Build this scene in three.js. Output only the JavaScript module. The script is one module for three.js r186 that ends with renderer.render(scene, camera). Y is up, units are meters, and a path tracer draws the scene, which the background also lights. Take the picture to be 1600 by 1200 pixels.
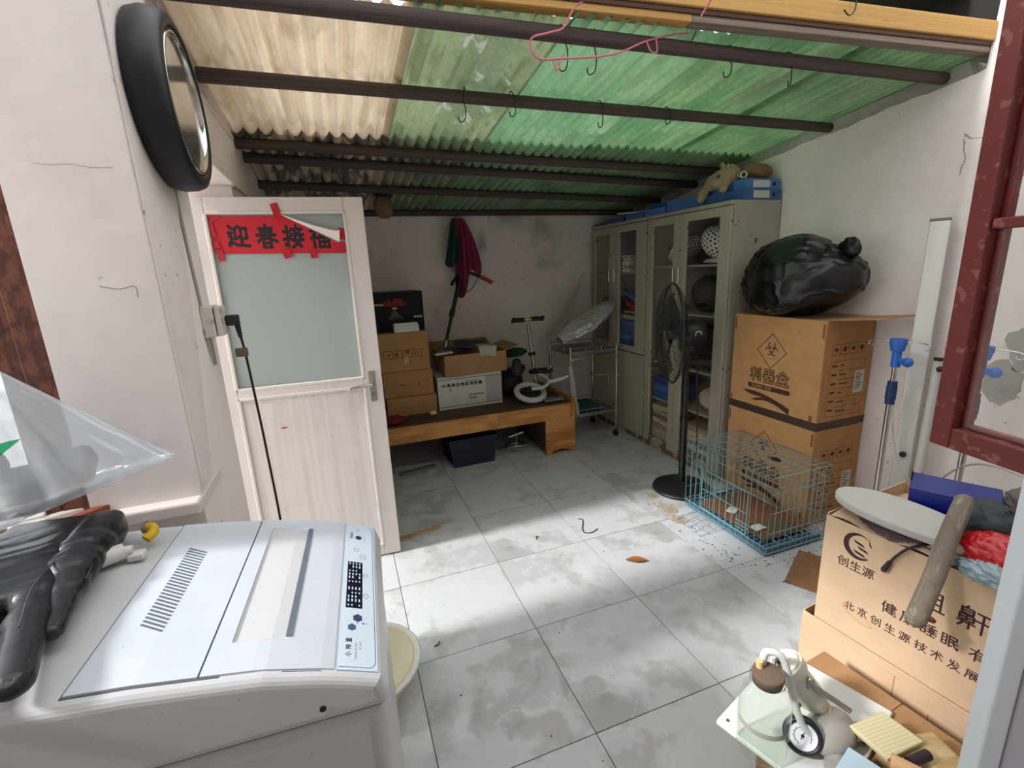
import * as THREE from 'three';
import { mergeGeometries, toCreasedNormals } from 'three/addons/utils/BufferGeometryUtils.js';
import { RoundedBoxGeometry } from 'three/addons/geometries/RoundedBoxGeometry.js';
import { MarchingCubes } from 'three/addons/objects/MarchingCubes.js';

const scene = new THREE.Scene();
const camera = new THREE.PerspectiveCamera(78.36, 4 / 3, 0.05, 60);
camera.rotation.order = 'YXZ';
camera.rotation.set(-0.237, -0.340, -0.044);
camera.position.set(-0.115, 1.468, 2.571);
scene.add(camera);
// bright hazy daylight over the yard
scene.background = new THREE.Color(0.93, 0.95, 0.985);
scene.backgroundIntensity = 2.2;
const sun = new THREE.DirectionalLight(new THREE.Color(1.0, 0.985, 0.97), 3.7);
sun.position.set(-8.2, 5.9, 0.5); sun.target.position.set(0, 0, 0.5);
sun.castShadow = true; sun.shadow.radius = 13; sun.shadow.mapSize.set(2048, 2048);
Object.assign(sun.shadow.camera, { left: -5, right: 5, top: 5, bottom: -5, near: 0.5, far: 25 });
scene.add(sun, sun.target);
const renderer = new THREE.WebGLRenderer({ antialias: true });
renderer.toneMapping = THREE.LinearToneMapping;
renderer.toneMappingExposure = 1.24;
renderer.shadowMap.enabled = true;

// ---------------------------------------------------------------- helpers
const V = (x, y, z) => new THREE.Vector3(x, y, z);
let seed = 7;
const rnd = () => { seed = (seed * 1664525 + 1013904223) >>> 0; return seed / 4294967296; };
const rr = (a, b) => a + (b - a) * rnd();
const used = new Map();
function numbered(n) { const k = used.get(n) || 0; used.set(n, k + 1); return k ? n + '_' + String(k).padStart(3, '0') : n; }
function tag(o, label, category, group, kind) {
  o.userData = { ...o.userData, label }; if (category) o.userData.category = category;
  if (group) o.userData.group = group; if (kind) o.userData.kind = kind; return o;
}
function shade(o) { o.traverse((m) => { if (m.isMesh) { m.castShadow = true; m.receiveShadow = true; } }); return o; }
function thing(name, label, category, pos = [0, 0, 0], turn = 0, group) {
  const o = new THREE.Group(); o.name = numbered(name); o.position.set(...pos); o.rotation.y = turn; scene.add(o);
  return tag(o, label, category, group);
}
function M(name, g, mat, parent, pos, rot) {
  const m = new THREE.Mesh(g, mat); m.name = name; if (pos) m.position.set(...pos); if (rot) m.rotation.set(...rot);
  m.castShadow = m.receiveShadow = true; (parent || scene).add(m); return m;
}
function solo(name, g, mat, label, category, pos, rot, group) { const m = M(numbered(name), g, mat, scene, pos, rot); return tag(m, label, category, group); }
function struct(name, label) { const o = new THREE.Group(); o.name = numbered(name); scene.add(o); return tag(o, label, 'structure', null, 'structure'); }
function copyOf(o, label) { const c = o.clone(); c.name = numbered(o.name.replace(/_\d{3}$/, '')); scene.add(c); c.userData = { ...o.userData, label }; return c; }
// geometry
const strip = (g) => { const n = g.index ? g.toNonIndexed() : g; for (const k of Object.keys(n.attributes)) if (!['position', 'normal', 'uv'].includes(k)) n.deleteAttribute(k); if (!n.attributes.uv) n.setAttribute('uv', new THREE.BufferAttribute(new Float32Array(n.attributes.position.count * 2), 2)); return n; };
const join = (list) => mergeGeometries(list.map(strip));
function planar(g, s = 1, keep = false) { // uv in metres by the way each face points
  g = strip(g); if (!keep) g.computeVertexNormals(); const p = g.attributes.position, n = g.attributes.normal, uv = g.attributes.uv;
  for (let i = 0; i < p.count; i++) {
    const ax = Math.abs(n.getX(i)), ay = Math.abs(n.getY(i)), az = Math.abs(n.getZ(i));
    if (ay >= ax && ay >= az) uv.setXY(i, p.getX(i) * s, -p.getZ(i) * s); else if (ax > az) uv.setXY(i, -p.getZ(i) * s, p.getY(i) * s); else uv.setXY(i, p.getX(i) * s, p.getY(i) * s);
  }
  return g;
}
const box = (x0, x1, y0, y1, z0, z1) => planar(new THREE.BoxGeometry(x1 - x0, y1 - y0, z1 - z0).translate((x0 + x1) / 2, (y0 + y1) / 2, (z0 + z1) / 2));
const rbox = (x0, x1, y0, y1, z0, z1, r = 0.004, s = 2) => new RoundedBoxGeometry(x1 - x0, y1 - y0, z1 - z0, s, Math.min(r, (x1 - x0) / 2.01, (y1 - y0) / 2.01, (z1 - z0) / 2.01)).translate((x0 + x1) / 2, (y0 + y1) / 2, (z0 + z1) / 2);
function bar(a, b, r, seg = 8, r2 = r) {
  const d = V().subVectors(b, a), g = new THREE.CylinderGeometry(r2, r, d.length(), seg);
  g.applyQuaternion(new THREE.Quaternion().setFromUnitVectors(V(0, 1, 0), d.clone().normalize())); const c = V().addVectors(a, b).multiplyScalar(0.5); return g.translate(c.x, c.y, c.z);
}
const tube = (pts, r, n = 24, seg = 6, closed = false, tension = 0.5) => new THREE.TubeGeometry(new THREE.CatmullRomCurve3(pts.map((p) => p.isVector3 ? p : V(...p)), closed, 'catmullrom', tension), n, r, seg, closed);
const lathe = (pts, seg = 32) => new THREE.LatheGeometry(pts.map(([x, y]) => new THREE.Vector2(x, y)), seg);
function surf(fn, nu, nv) { // open sheet, fn(u, v) -> [x, y, z]
  const pos = [], uv = [], idx = [];
  for (let j = 0; j <= nv; j++) for (let i = 0; i <= nu; i++) { pos.push(...fn(i / nu, j / nv)); uv.push(i / nu, j / nv); }
  for (let j = 0; j < nv; j++) for (let i = 0; i < nu; i++) { const a = j * (nu + 1) + i, b = a + 1, c = a + nu + 1, d = c + 1; idx.push(a, b, d, a, d, c); }
  const g = new THREE.BufferGeometry(); g.setAttribute('position', new THREE.Float32BufferAttribute(pos, 3)); g.setAttribute('uv', new THREE.Float32BufferAttribute(uv, 2)); g.setIndex(idx); g.computeVertexNormals(); return g;
}
function sheet(fn, nu, nv, t = 0.002) { // the same with a thickness along y-ish normal
  const a = surf(fn, nu, nv), p = a.attributes.position, n = a.attributes.normal, b = a.clone(), q = b.attributes.position;
  for (let i = 0; i < q.count; i++) q.setXYZ(i, p.getX(i) - n.getX(i) * t, p.getY(i) - n.getY(i) * t, p.getZ(i) - n.getZ(i) * t);
  const ix = Array.from(b.index.array); for (let i = 0; i < ix.length; i += 3) [ix[i], ix[i + 1]] = [ix[i + 1], ix[i]]; b.setIndex(ix); b.computeVertexNormals();
  const W = nu + 1, at = (k, s) => (s ? [q.getX(k), q.getY(k), q.getZ(k)] : [p.getX(k), p.getY(k), p.getZ(k)]), e = [];
  const loop = []; for (let i = 0; i < nu; i++) loop.push(i); for (let j = 0; j < nv; j++) loop.push(j * W + nu); for (let i = nu; i > 0; i--) loop.push(nv * W + i); for (let j = nv; j > 0; j--) loop.push(j * W);
  for (let k = 0; k < loop.length; k++) { const c = loop[k], d = loop[(k + 1) % loop.length]; e.push(...at(c, 0), ...at(c, 1), ...at(d, 1), ...at(c, 0), ...at(d, 1), ...at(d, 0)); }
  const eg = new THREE.BufferGeometry(); eg.setAttribute('position', new THREE.Float32BufferAttribute(e, 3)); eg.computeVertexNormals(); return join([a, b, eg]);
}
function prism(pts, depth, bevel = 0, seg = 2) { // outline in xy, depth along +z
  const s = new THREE.Shape(pts.map(([x, y]) => new THREE.Vector2(x, y)));
  return new THREE.ExtrudeGeometry(s, { depth: depth - 2 * bevel, bevelEnabled: bevel > 0, bevelSize: bevel, bevelThickness: bevel, bevelSegments: seg, curveSegments: 10 }).translate(0, 0, bevel);
}
function sdf(fn, min, max, n = 48) { // surface where fn = 0
  const mc = new MarchingCubes(n, new THREE.MeshStandardMaterial(), false, false, 200000); mc.isolation = 0;
  const c = V((min[0] + max[0]) / 2, (min[1] + max[1]) / 2, (min[2] + max[2]) / 2), h = Math.max(max[0] - min[0], max[1] - min[1], max[2] - min[2]) / 2, half = n / 2;
  for (let k = 0; k < n; k++) for (let j = 0; j < n; j++) for (let i = 0; i < n; i++) {
    const e = (i < 2 || j < 2 || k < 2 || i > n - 3 || j > n - 3 || k > n - 3);
    mc.field[i + j * n + k * n * n] = e ? -1 : -fn(c.x + h * (i - half) / half, c.y + h * (j - half) / half, c.z + h * (k - half) / half);
  }
  mc.update(); const g = new THREE.BufferGeometry();
  const pa = mc.positionArray.slice(0, mc.count * 3); for (let i = 0; i < pa.length; i += 3) { pa[i] = c.x + h * pa[i]; pa[i + 1] = c.y + h * pa[i + 1]; pa[i + 2] = c.z + h * pa[i + 2]; }
  const na = mc.normalArray.slice(0, mc.count * 3);
  g.setAttribute('position', new THREE.BufferAttribute(pa, 3)); g.setAttribute('normal', new THREE.BufferAttribute(na, 3)); return strip(g);
}
const smin = (a, b, k) => { const h = Math.max(k - Math.abs(a - b), 0) / k; return Math.min(a, b) - h * h * k / 4; };
function capsule(x, y, z, a, b, ra, rb) {
  const bx = b[0] - a[0], by = b[1] - a[1], bz = b[2] - a[2], px = x - a[0], py = y - a[1], pz = z - a[2];
  const t = Math.max(0, Math.min(1, (px * bx + py * by + pz * bz) / (bx * bx + by * by + bz * bz)));
  return Math.hypot(px - bx * t, py - by * t, pz - bz * t) - (ra + (rb - ra) * t);
}
// value noise
const H = (x, y, z) => { let n = Math.imul(x, 374761393) + Math.imul(y, 668265263) + Math.imul(z, 1274126177); n = Math.imul(n ^ (n >>> 13), 1274126177); return ((n ^ (n >>> 16)) >>> 0) / 4294967296; };
const sm = (t) => t * t * (3 - 2 * t);
function noise(x, y, z = 0, per = 0) {
  const i = Math.floor(x), j = Math.floor(y), k = Math.floor(z), u = sm(x - i), v = sm(y - j), w = sm(z - k);
  let i0 = i, i1 = i + 1, j0 = j, j1 = j + 1; if (per) { i0 = ((i0 % per) + per) % per; i1 = ((i1 % per) + per) % per; j0 = ((j0 % per) + per) % per; j1 = ((j1 % per) + per) % per; }
  const a = H(i0, j0, k), b = H(i1, j0, k), c = H(i0, j1, k), d = H(i1, j1, k), e0 = a + (b - a) * u, e = e0 + (c + (d - c) * u - e0) * v; if (w === 0) return e;
  const a2 = H(i0, j0, k + 1), b2 = H(i1, j0, k + 1), c2 = H(i0, j1, k + 1), d2 = H(i1, j1, k + 1), f0 = a2 + (b2 - a2) * u, f = f0 + (c2 + (d2 - c2) * u - f0) * v; return e + (f - e) * w;
}
const fbm = (x, y, z = 0, o = 4, per = 0) => { let s = 0, a = 0.5, t = 0; for (let k = 0; k < o; k++) { s += a * noise(x, y, z + k * 17, per); t += a; x *= 2; y *= 2; z *= 2; per *= 2; a *= 0.5; } return s / t; };
const clamp = (x, a = 0, b = 1) => Math.max(a, Math.min(b, x));
const step = (a, b, x) => sm(clamp((x - a) / (b - a)));
function tex(w, h, fn, srgb = true) {
  const d = new Uint8Array(w * h * 4);
  for (let j = 0; j < h; j++) for (let i = 0; i < w; i++) { const c = fn(i / w, j / h), o = (j * w + i) * 4; d[o] = clamp(c[0], 0, 255); d[o + 1] = clamp(c[1], 0, 255); d[o + 2] = clamp(c[2], 0, 255); d[o + 3] = c.length > 3 ? c[3] : 255; }
  const t = new THREE.DataTexture(d, w, h); t.wrapS = t.wrapT = THREE.RepeatWrapping; t.magFilter = THREE.LinearFilter; t.minFilter = THREE.LinearMipmapLinearFilter; t.generateMipmaps = true; if (srgb) t.colorSpace = THREE.SRGBColorSpace; t.needsUpdate = true; return t;
}
function canvas(w, h, draw) { const c = document.createElement('canvas'); c.width = w; c.height = h; draw(c.getContext('2d'), w, h); const t = new THREE.CanvasTexture(c); t.colorSpace = THREE.SRGBColorSpace; t.anisotropy = 4; return t; }
const mix = (a, b, t) => [a[0] + (b[0] - a[0]) * t, a[1] + (b[1] - a[1]) * t, a[2] + (b[2] - a[2]) * t];
const std = (color, roughness = 0.7, o = {}) => new THREE.MeshStandardMaterial({ color, roughness, side: THREE.DoubleSide, ...o });
const phy = (color, roughness, o = {}) => new THREE.MeshPhysicalMaterial({ color, roughness, side: THREE.DoubleSide, ...o });
const mapped = (t, su, sv = su) => { const c = t.clone(); c.wrapS = c.wrapT = THREE.RepeatWrapping; c.repeat.set(su, sv); c.needsUpdate = true; return c; };

// hand-drawn strokes for the printed characters, on a 100 x 100 grid
const HAND = '8,28 34,28;22,6 22,90 12,84;6,62 34,52', WATER = '10,10 20,20;6,36 16,46;8,92 22,60', EYE = '10,14 34,14 34,86 10,86 10,14;10,38 34,38;10,62 34,62', MOON = '12,8 36,8 36,94 28,90;12,8 12,60 4,94;12,34 36,34;12,60 36,60', ALTAR = '20,4 26,14;8,24 34,24 8,58;22,40 22,96;26,44 36,54';
const GL = {
  迎: '12,8 22,18;8,36 20,36 12,52 20,60 8,82;6,88 24,78 42,88 95,92;52,10 36,20 36,62 52,54;62,18 86,18 86,58 78,60;62,18 62,78',
  春: '20,16 80,16;26,30 74,30;8,45 92,45;50,4 48,30 36,52 10,72;52,44 70,62 95,72;34,60 34,96 68,96 68,60 34,60;34,78 68,78',
  接: HAND + ';66,4 68,14;44,18 92,18;56,24 60,36;80,24 74,36;40,42 96,42;62,44 50,66 84,94;82,54 72,78 42,96;40,64 96,64',
  福: ALTAR + ';44,10 94,10;52,22 52,40 86,40 86,22 52,22;46,52 46,94 92,94 92,52 46,52;69,52 69,94;46,72 92,72',
  利: '40,6 14,16;6,32 52,32;30,14 30,96;28,36 6,70;32,38 52,62;66,18 66,66;88,6 88,92 78,86',
  器: '14,8 44,8 44,30 14,30 14,8;56,8 86,8 86,30 56,30 56,8;6,48 94,48;50,34 48,48 10,64;52,48 92,64;14,68 44,68 44,94 14,94 14,68;56,68 86,68 86,94 56,94 56,68',
  盒: '50,4 8,36;50,4 92,36;34,32 66,32;28,42 72,42 72,60 28,60 28,42;16,68 84,68 84,94;16,68 16,94;38,68 38,94;62,68 62,94;4,94 96,94',
  创: '34,6 6,42;34,6 60,36;20,42 48,42 48,62 38,64;20,42 20,90 54,90 54,78;70,20 70,68;90,6 90,92 80,86',
  生: '28,8 12,40;22,30 86,30;18,58 82,58;52,6 52,92;6,92 96,92',
  源: WATER + ';32,12 94,12;36,12 34,60 26,94;62,16 56,26;48,28 82,28 82,54 48,54 48,28;48,41 82,41;65,58 65,94 56,90;50,66 42,84;80,66 90,84',
  北: '34,8 34,92;10,36 34,36;6,80 34,68;62,8 62,86 92,86 92,70;88,28 62,44',
  京: '50,2 52,14;8,18 92,18;28,32 72,32 72,52 28,52 28,32;50,52 50,94 40,90;28,64 14,84;70,64 88,84',
  技: HAND + ';44,24 96,24;70,6 70,44;48,46 86,46 66,76 42,96;54,56 72,80 96,94',
  术: '8,30 92,30;50,6 50,96;48,32 10,78;52,32 92,78;68,10 78,20',
  发: '26,10 22,34 86,34;46,6 38,44 10,92;42,52 78,52 58,78 30,96;44,58 64,80 94,94;66,8 76,20',
  展: '16,10 86,10 86,28 16,28;16,10 14,60 6,94;28,42 90,42;46,34 46,56;70,34 70,56;22,58 96,58;40,58 40,92 56,82;56,60 70,80 96,94;84,64 72,72',
  健: '22,6 6,44;16,32 16,96;50,16 84,16 84,44;44,30 94,30;50,44 84,44;48,58 88,58;44,72 92,72;68,6 68,82;30,20 42,20 32,44 42,44 30,80;30,66 46,86 96,92',
  康: '50,2 54,10;14,14 92,14;18,14 16,60 6,94;34,26 78,26 78,52;28,39 90,39;34,52 78,52;56,18 56,94 48,90;34,62 42,70;30,88 50,76;82,60 68,70;62,70 90,90',
  睡: EYE + ';86,8 48,16;42,30 96,30;46,50 94,50;42,68 96,68;58,30 58,68;80,30 80,68;69,12 69,90;48,90 90,90',
  眠: EYE + ';48,12 86,12 86,34 48,34;48,12 48,90 64,80;48,54 94,54;68,34 76,72 94,92 96,78',
  有: '8,24 92,24;46,4 30,44 6,66;34,44 80,44 80,94 70,90;34,44 34,96;34,60 80,60;34,76 80,76',
  阻: '10,8 10,96;10,8 32,8 22,34 34,54 20,60;48,12 86,12 86,88;48,12 48,88;48,36 86,36;48,62 86,62;38,90 98,90',
  鼾: '30,2 24,10;12,12 48,12 48,34 12,34 12,12;12,23 48,23;8,42 52,42 52,64 8,64 8,42;30,42 30,64;8,53 52,53;4,74 56,74;20,66 18,82 8,96;40,66 40,96;62,14 96,14;58,48 100,48;79,14 79,96',
  奥: '50,2 44,10;18,50 18,12 82,12 82,50;30,28 70,28;50,16 50,48;36,20 42,26;64,20 58,26;48,30 34,44;52,30 66,44;6,62 94,62;50,52 46,64 10,94;52,64 92,94',
  美: '34,4 40,14;66,4 58,14;18,20 82,20;24,34 76,34;12,48 88,48;50,20 50,48;8,64 92,64;50,50 44,68 8,96;54,66 92,94',
  拉: HAND + ';66,6 70,18;46,26 94,26;56,38 60,74;84,36 76,74;42,86 98,86',
  唑: '8,24 30,24 30,66 8,66 8,24;52,10 40,46;50,28 60,44;82,10 72,46;82,28 94,44;66,6 66,90;46,60 90,60;38,90 98,90',
  肠: MOON + ';50,12 86,12 54,44 92,44 88,90 78,88;66,46 46,80;78,46 58,94',
  溶: WATER + ';62,2 64,10;36,26 36,14 94,14 92,26;52,24 42,36;76,24 88,36;64,34 36,62;64,34 96,62;48,64 82,64 82,94 48,94 48,64',
  胶: MOON + ';68,4 70,14;46,20 96,20;58,30 46,46;82,30 94,46;82,48 68,76 44,96;54,50 70,76 96,96',
  囊: '8,12 92,12;50,2 50,30;24,20 76,20 76,30 24,30 24,20;10,44 10,36 90,36 90,44;20,46 42,46 42,56 20,56 20,46;58,46 80,46 80,56 58,56 58,46;6,64 94,64;36,58 36,72;64,58 64,72;12,76 88,76;50,72 20,96;52,78 92,96',
  小: '50,6 50,94 38,88;26,34 8,70;72,34 92,70',
  神: ALTAR + ';46,24 92,24 92,72 46,72 46,24;46,48 92,48;69,6 69,98',
  童: '50,2 52,10;18,14 82,14;36,20 40,30;64,20 60,30;8,36 92,36;26,44 74,44 74,70 26,70 26,44;26,57 74,57;50,44 50,92;20,80 80,80;8,93 92,93',
};
function glyph(g, ch, x, y, s, lw, brush = false) {
  if (!GL[ch]) return; g.lineWidth = lw; g.lineCap = brush ? 'round' : 'square'; g.lineJoin = 'round';
  for (const st of GL[ch].split(';')) {
    const p = st.split(' ').map((q) => q.split(',').map(Number));
    if (brush) { for (let k = 0; k + 1 < p.length; k++) for (let t = 0; t < 1; t += 0.04) { const a = p[k], b = p[k + 1], w = lw * (0.62 + 0.5 * Math.abs(t - 0.45)); g.beginPath(); g.arc(x + (a[0] + (b[0] - a[0]) * t) * s / 100, y + (a[1] + (b[1] - a[1]) * t) * s / 100, w / 2, 0, 7); g.fill(); } }
    else { g.beginPath(); p.forEach(([a, b], k) => g[k ? 'lineTo' : 'moveTo'](x + a * s / 100, y + b * s / 100)); g.stroke(); }
  }
}
function write(g, str, x, y, s, gap, lw, brush) { let k = 0; for (const ch of str) { glyph(g, ch, x + k * (s + gap), y, s, lw, brush); k++; } }

// ---------------------------------------------------------------- materials
const grain = tex(256, 256, (u, v) => { const n = 128 + 90 * (fbm(u * 32, v * 32, 3, 3, 32) - 0.5) + 40 * (H(u * 256 | 0, v * 256 | 0, 5) - 0.5); return [n, n, n]; }, false);
const plasterTex = tex(640, 640, (u, v) => {
  let c = [240, 232, 227]; const big = fbm(u * 4, v * 4, 1, 4, 4), fine = fbm(u * 48, v * 48, 2, 2, 48);
  c = mix(c, [220, 211, 204], step(0.5, 0.78, big) * 0.5); c = mix(c, [244, 241, 239], step(0.55, 0.8, 1 - big) * 0.5);
  const spot = fbm(u * 90, v * 90, 9, 2, 90), where = fbm(u * 3, v * 3, 21, 3, 3); if (spot > 0.86 && where > 0.5) c = mix(c, [128, 118, 108], 0.55);
  const cr = Math.abs(fbm(u * 5, v * 5, 31, 4, 5) - 0.5); if (cr < 0.0035 && fbm(u * 3, v * 3, 44, 2, 3) > 0.56) c = mix(c, [120, 110, 100], 0.6);
  return c.map((q) => q + 7 * (fine - 0.5));
});
const dirtyTex = tex(640, 640, (u, v) => {
  let c = [230, 220, 214]; const a = fbm(u * 3, v * 3, 51, 5, 3), b = fbm(u * 9, v * 7, 57, 4, 9);
  c = mix(c, [150, 143, 135], step(0.52, 0.75, a) * 0.7); c = mix(c, [105, 99, 92], step(0.62, 0.8, b) * step(0.45, 0.65, a) * 0.7);
  const s = fbm(u * 90, v * 90, 61, 2, 90); if (s > 0.87) c = mix(c, [90, 84, 78], 0.4); return c.map((q) => q + 8 * (fbm(u * 60, v * 60, 3, 2, 60) - 0.5));
});
const plaster = std(0xffffff, 0.92, { map: mapped(plasterTex, 0.55), bumpMap: mapped(grain, 1.3), bumpScale: 0.0012 });
const plasterDirty = std(0xffffff, 0.94, { map: mapped(dirtyTex, 0.5), bumpMap: mapped(grain, 1.3), bumpScale: 0.0016 });
const concrete = std(0xffffff, 0.95, { map: mapped(tex(512, 512, (u, v) => { const n = fbm(u * 8, v * 8, 5, 5, 8), f = fbm(u * 64, v * 64, 8, 2, 64); return mix([150, 146, 140], [196, 191, 184], n).map((q) => q + 22 * (f - 0.5)); }), 0.5), bumpMap: mapped(grain, 2), bumpScale: 0.006 });
const woodTex = (a, b, k) => tex(512, 128, (u, v) => { const w = fbm(u * 3 + 2 * fbm(u * 2, v * 4, k, 3, 2), v * 22, k, 4), f = fbm(u * 12, v * 90, k + 2, 2); return mix(a, b, step(0.3, 0.7, w)).map((q) => q + 26 * (f - 0.5)); });
const rust = std(0xffffff, 0.85, { map: mapped(tex(256, 256, (u, v) => { const n = fbm(u * 8, v * 8, 15, 4, 8); let c = mix([62, 56, 56], [84, 74, 70], n); if (fbm(u * 20, v * 20, 18, 3, 20) > 0.66) c = mix(c, [104, 76, 58], 0.7); return c; }), 3, 1), bumpMap: mapped(grain, 2), bumpScale: 0.002 });
const chrome = std(0xc9c8c6, 0.16, { metalness: 1 });
const steel = std(0xa9a8a6, 0.38, { metalness: 0.9 });
const blackPlastic = std(0x17171a, 0.42);
const whitePlastic = std(0xe4e3df, 0.42);
const glass = phy(0xffffff, 0.03, { transmission: 1, thickness: 0, ior: 1.5 });
const cardTex = (k, a = [178, 137, 95], b = [160, 119, 80]) => tex(256, 256, (u, v) => { const n = fbm(u * 6, v * 6, k, 4, 6), l = fbm(u * 3, v * 90, k + 4, 2), f = H(u * 256 | 0, v * 256 | 0, k); return mix(a, b, n).map((q) => q + 10 * (l - 0.5) + 9 * (f - 0.5)); });
const card = std(0xffffff, 0.88, { map: mapped(cardTex(3), 2) });
const cardDark = std(0xffffff, 0.88, { map: mapped(cardTex(6, [150, 110, 74], [128, 92, 62]), 2) });
function cardBase(g, w, h, a, b, k) { // paper grain under a print
  const im = g.createImageData(w, h), d = im.data;
  for (let j = 0; j < h; j++) for (let i = 0; i < w; i++) { const n = fbm(i / 90, j / 90, k, 3), l = noise(i / 60, j / 2.2, k + 3), f = H(i, j, k), c = mix(a, b, n), o = (j * w + i) * 4; for (let q = 0; q < 3; q++) d[o + q] = clamp(c[q] + 9 * (l - 0.5) + 8 * (f - 0.5), 0, 255); d[o + 3] = 255; }
  g.putImageData(im, 0, 0);
}
const facing = (w, h) => new THREE.PlaneGeometry(w, h);
// ---------------------------------------------------------------- the setting
const XL = -0.49, XR = 2.55, ZB = -1.5;
const roofH = (z) => 2.107 + 0.113 * z;
{ // floor: marble-look tiles over dark joints
  const f = struct('floor', 'grey and white marbled square floor tiles with dark joints');
  M('joint_bed', box(-0.5, XR + 0.02, -0.06, -0.0035, ZB, 3.0), std(0x6d665e, 0.95), f);
  const marble = [0, 1, 2, 3, 4].map((k) => std(0xffffff, 0.24, {
    map: tex(512, 512, (u, v) => {
      const wx = fbm(u * 3, v * 3, 70 + k, 4), wy = fbm(u * 3, v * 3, 90 + k, 4);
      const cl = fbm(u * 2.2 + 2.2 * wx, v * 2.2 + 2.2 * wy, 110 + k * 7, 5), ve = Math.abs(fbm(u * 3 + 1.6 * wy, v * 3 + 1.6 * wx, 130 + k * 5, 5) - 0.5);
      let c = mix([200, 203, 205], [170, 170, 170], step(0.46, 0.72, cl) * (k % 2 ? 0.85 : 0.45)); c = mix(c, [216, 215, 214], step(0.03, 0.0, ve) * 0.45);
      const d = fbm(u * 5, v * 5, 150 + k, 5); c = mix(c, [150, 142, 132], step(0.6, 0.8, d) * 0.35); const s = fbm(u * 90, v * 90, 160 + k, 2); if (s > 0.9) c = mix(c, [98, 88, 78], 0.5); return c;
    }),
    roughnessMap: mapped(tex(128, 128, (u, v) => { const n = 140 + 150 * (fbm(u * 6, v * 6, 170 + k, 4, 6) - 0.35); return [n, n, n]; }, false), 1), 
  }));
  marble.forEach((m) => { m.roughness = 0.62; });
  const tg = (w, d) => { const g = rbox(-w / 2, w / 2, -0.012, 0, -d / 2, d / 2, 0.0012, 1); const p = g.attributes.position, uv = g.attributes.uv; for (let i = 0; i < p.count; i++) uv.setXY(i, p.getX(i) / 0.5 + 0.5, p.getZ(i) / 0.5 + 0.5); return g; };
  const full = tg(0.4968, 0.4968), part = tg(0.046, 0.4968);
  for (let j = -3; j <= 5; j++) for (let i = -1; i <= 5; i++) {
    const t = M('tile', i === 5 ? tg(0.0468, 0.4968) : full, marble[Math.floor(rnd() * 5)], f, [i === 5 ? 2.525 : i * 0.5 + 0.25, rr(-0.0006, 0.0004), j * 0.5 + 0.25 + (j === -1 ? -0.003 : 0)]);
    if (i < 5) t.rotation.y = Math.floor(rnd() * 4) * Math.PI / 2;
  }
}
{ const g = struct('ground', 'grey concrete yard paving outside the doorway'); M('paving', box(-9, -0.5, -0.12, -0.03, -7, 9), concrete, g); M('paving', box(-0.5, 6, -0.12, -0.03, 3.0, 9), concrete, g); }
{ const w = struct('wall_back', 'stained white plaster back wall under the low roof edge');
  M('plaster', box(-0.8, 2.8, -0.05, 1.93, ZB - 0.2, ZB), plasterDirty, w);
  const pts = [[-0.8, 1.92]]; for (let x = 2.8; x >= -0.8; x -= 0.03) pts.push([x, 1.945 + 0.012 * rnd()]); pts.splice(1, 0, [2.8, 1.92]);
  M('mortar_edge', planar(prism(pts, 0.17).translate(0, 0, ZB - 0.19)), concrete, w); }
{ const w = struct('wall_right', 'white plaster side wall with a ragged sloping top edge');
  const pts = [[-3.05, 0], [1.7, 0], [1.7, 1.88]]; // x = -z
  for (let z = -1.5; z <= 1.2; z += 0.03) pts.push([-z, roofH(z) - 0.035 + 0.014 * (fbm(z * 9, 3, 1, 3) - 0.5) * 2 + 0.004 * rnd()]);
  pts.push([-1.2, 3.0], [-3.05, 3.0]);
  M('plaster', planar(prism(pts, 0.2).rotateY(Math.PI / 2).translate(XR, 0, 0)), plaster, w);
  const m = []; for (let z = -1.5; z <= 1.15; z += 0.05) m.push([-z, roofH(z) + 0.028 + 0.006 * rnd()]);
  M('mortar_edge', planar(prism([[1.5, 1.8], ...m, [-1.15, 2.1]], 0.16).rotateY(Math.PI / 2).translate(XR + 0.012, 0, 0)), concrete, w);
  const patchMat = std(0xffffff, 0.95, { map: mapped(tex(256, 256, (u, v) => { const n = fbm(u * 5, v * 5, 33, 4, 5); return mix([150, 146, 140], [186, 181, 174], n); }), 3) });
  for (const [z, y, s, k] of [[1.6, 1.32, 0.16, 1], [1.72, 1.2, 0.11, 2], [1.5, 1.06, 0.12, 3], [1.42, 0.9, 0.1, 4], [1.85, 1.45, 0.13, 5]]) { // flaked plaster
    const sh = []; for (let a = 0; a < 26; a++) { const q = a / 26 * Math.PI * 2, r = s * (0.55 + 0.7 * fbm(Math.cos(q) * 2 + k * 5, Math.sin(q) * 2, k, 3)); sh.push([-z + r * Math.cos(q) * 0.8, y + r * Math.sin(q)]); }
    M('flaked_patch', planar(prism(sh, 0.003).rotateY(Math.PI / 2).translate(XR - 0.003, 0, 0)), patchMat, w);
  } }
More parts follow.
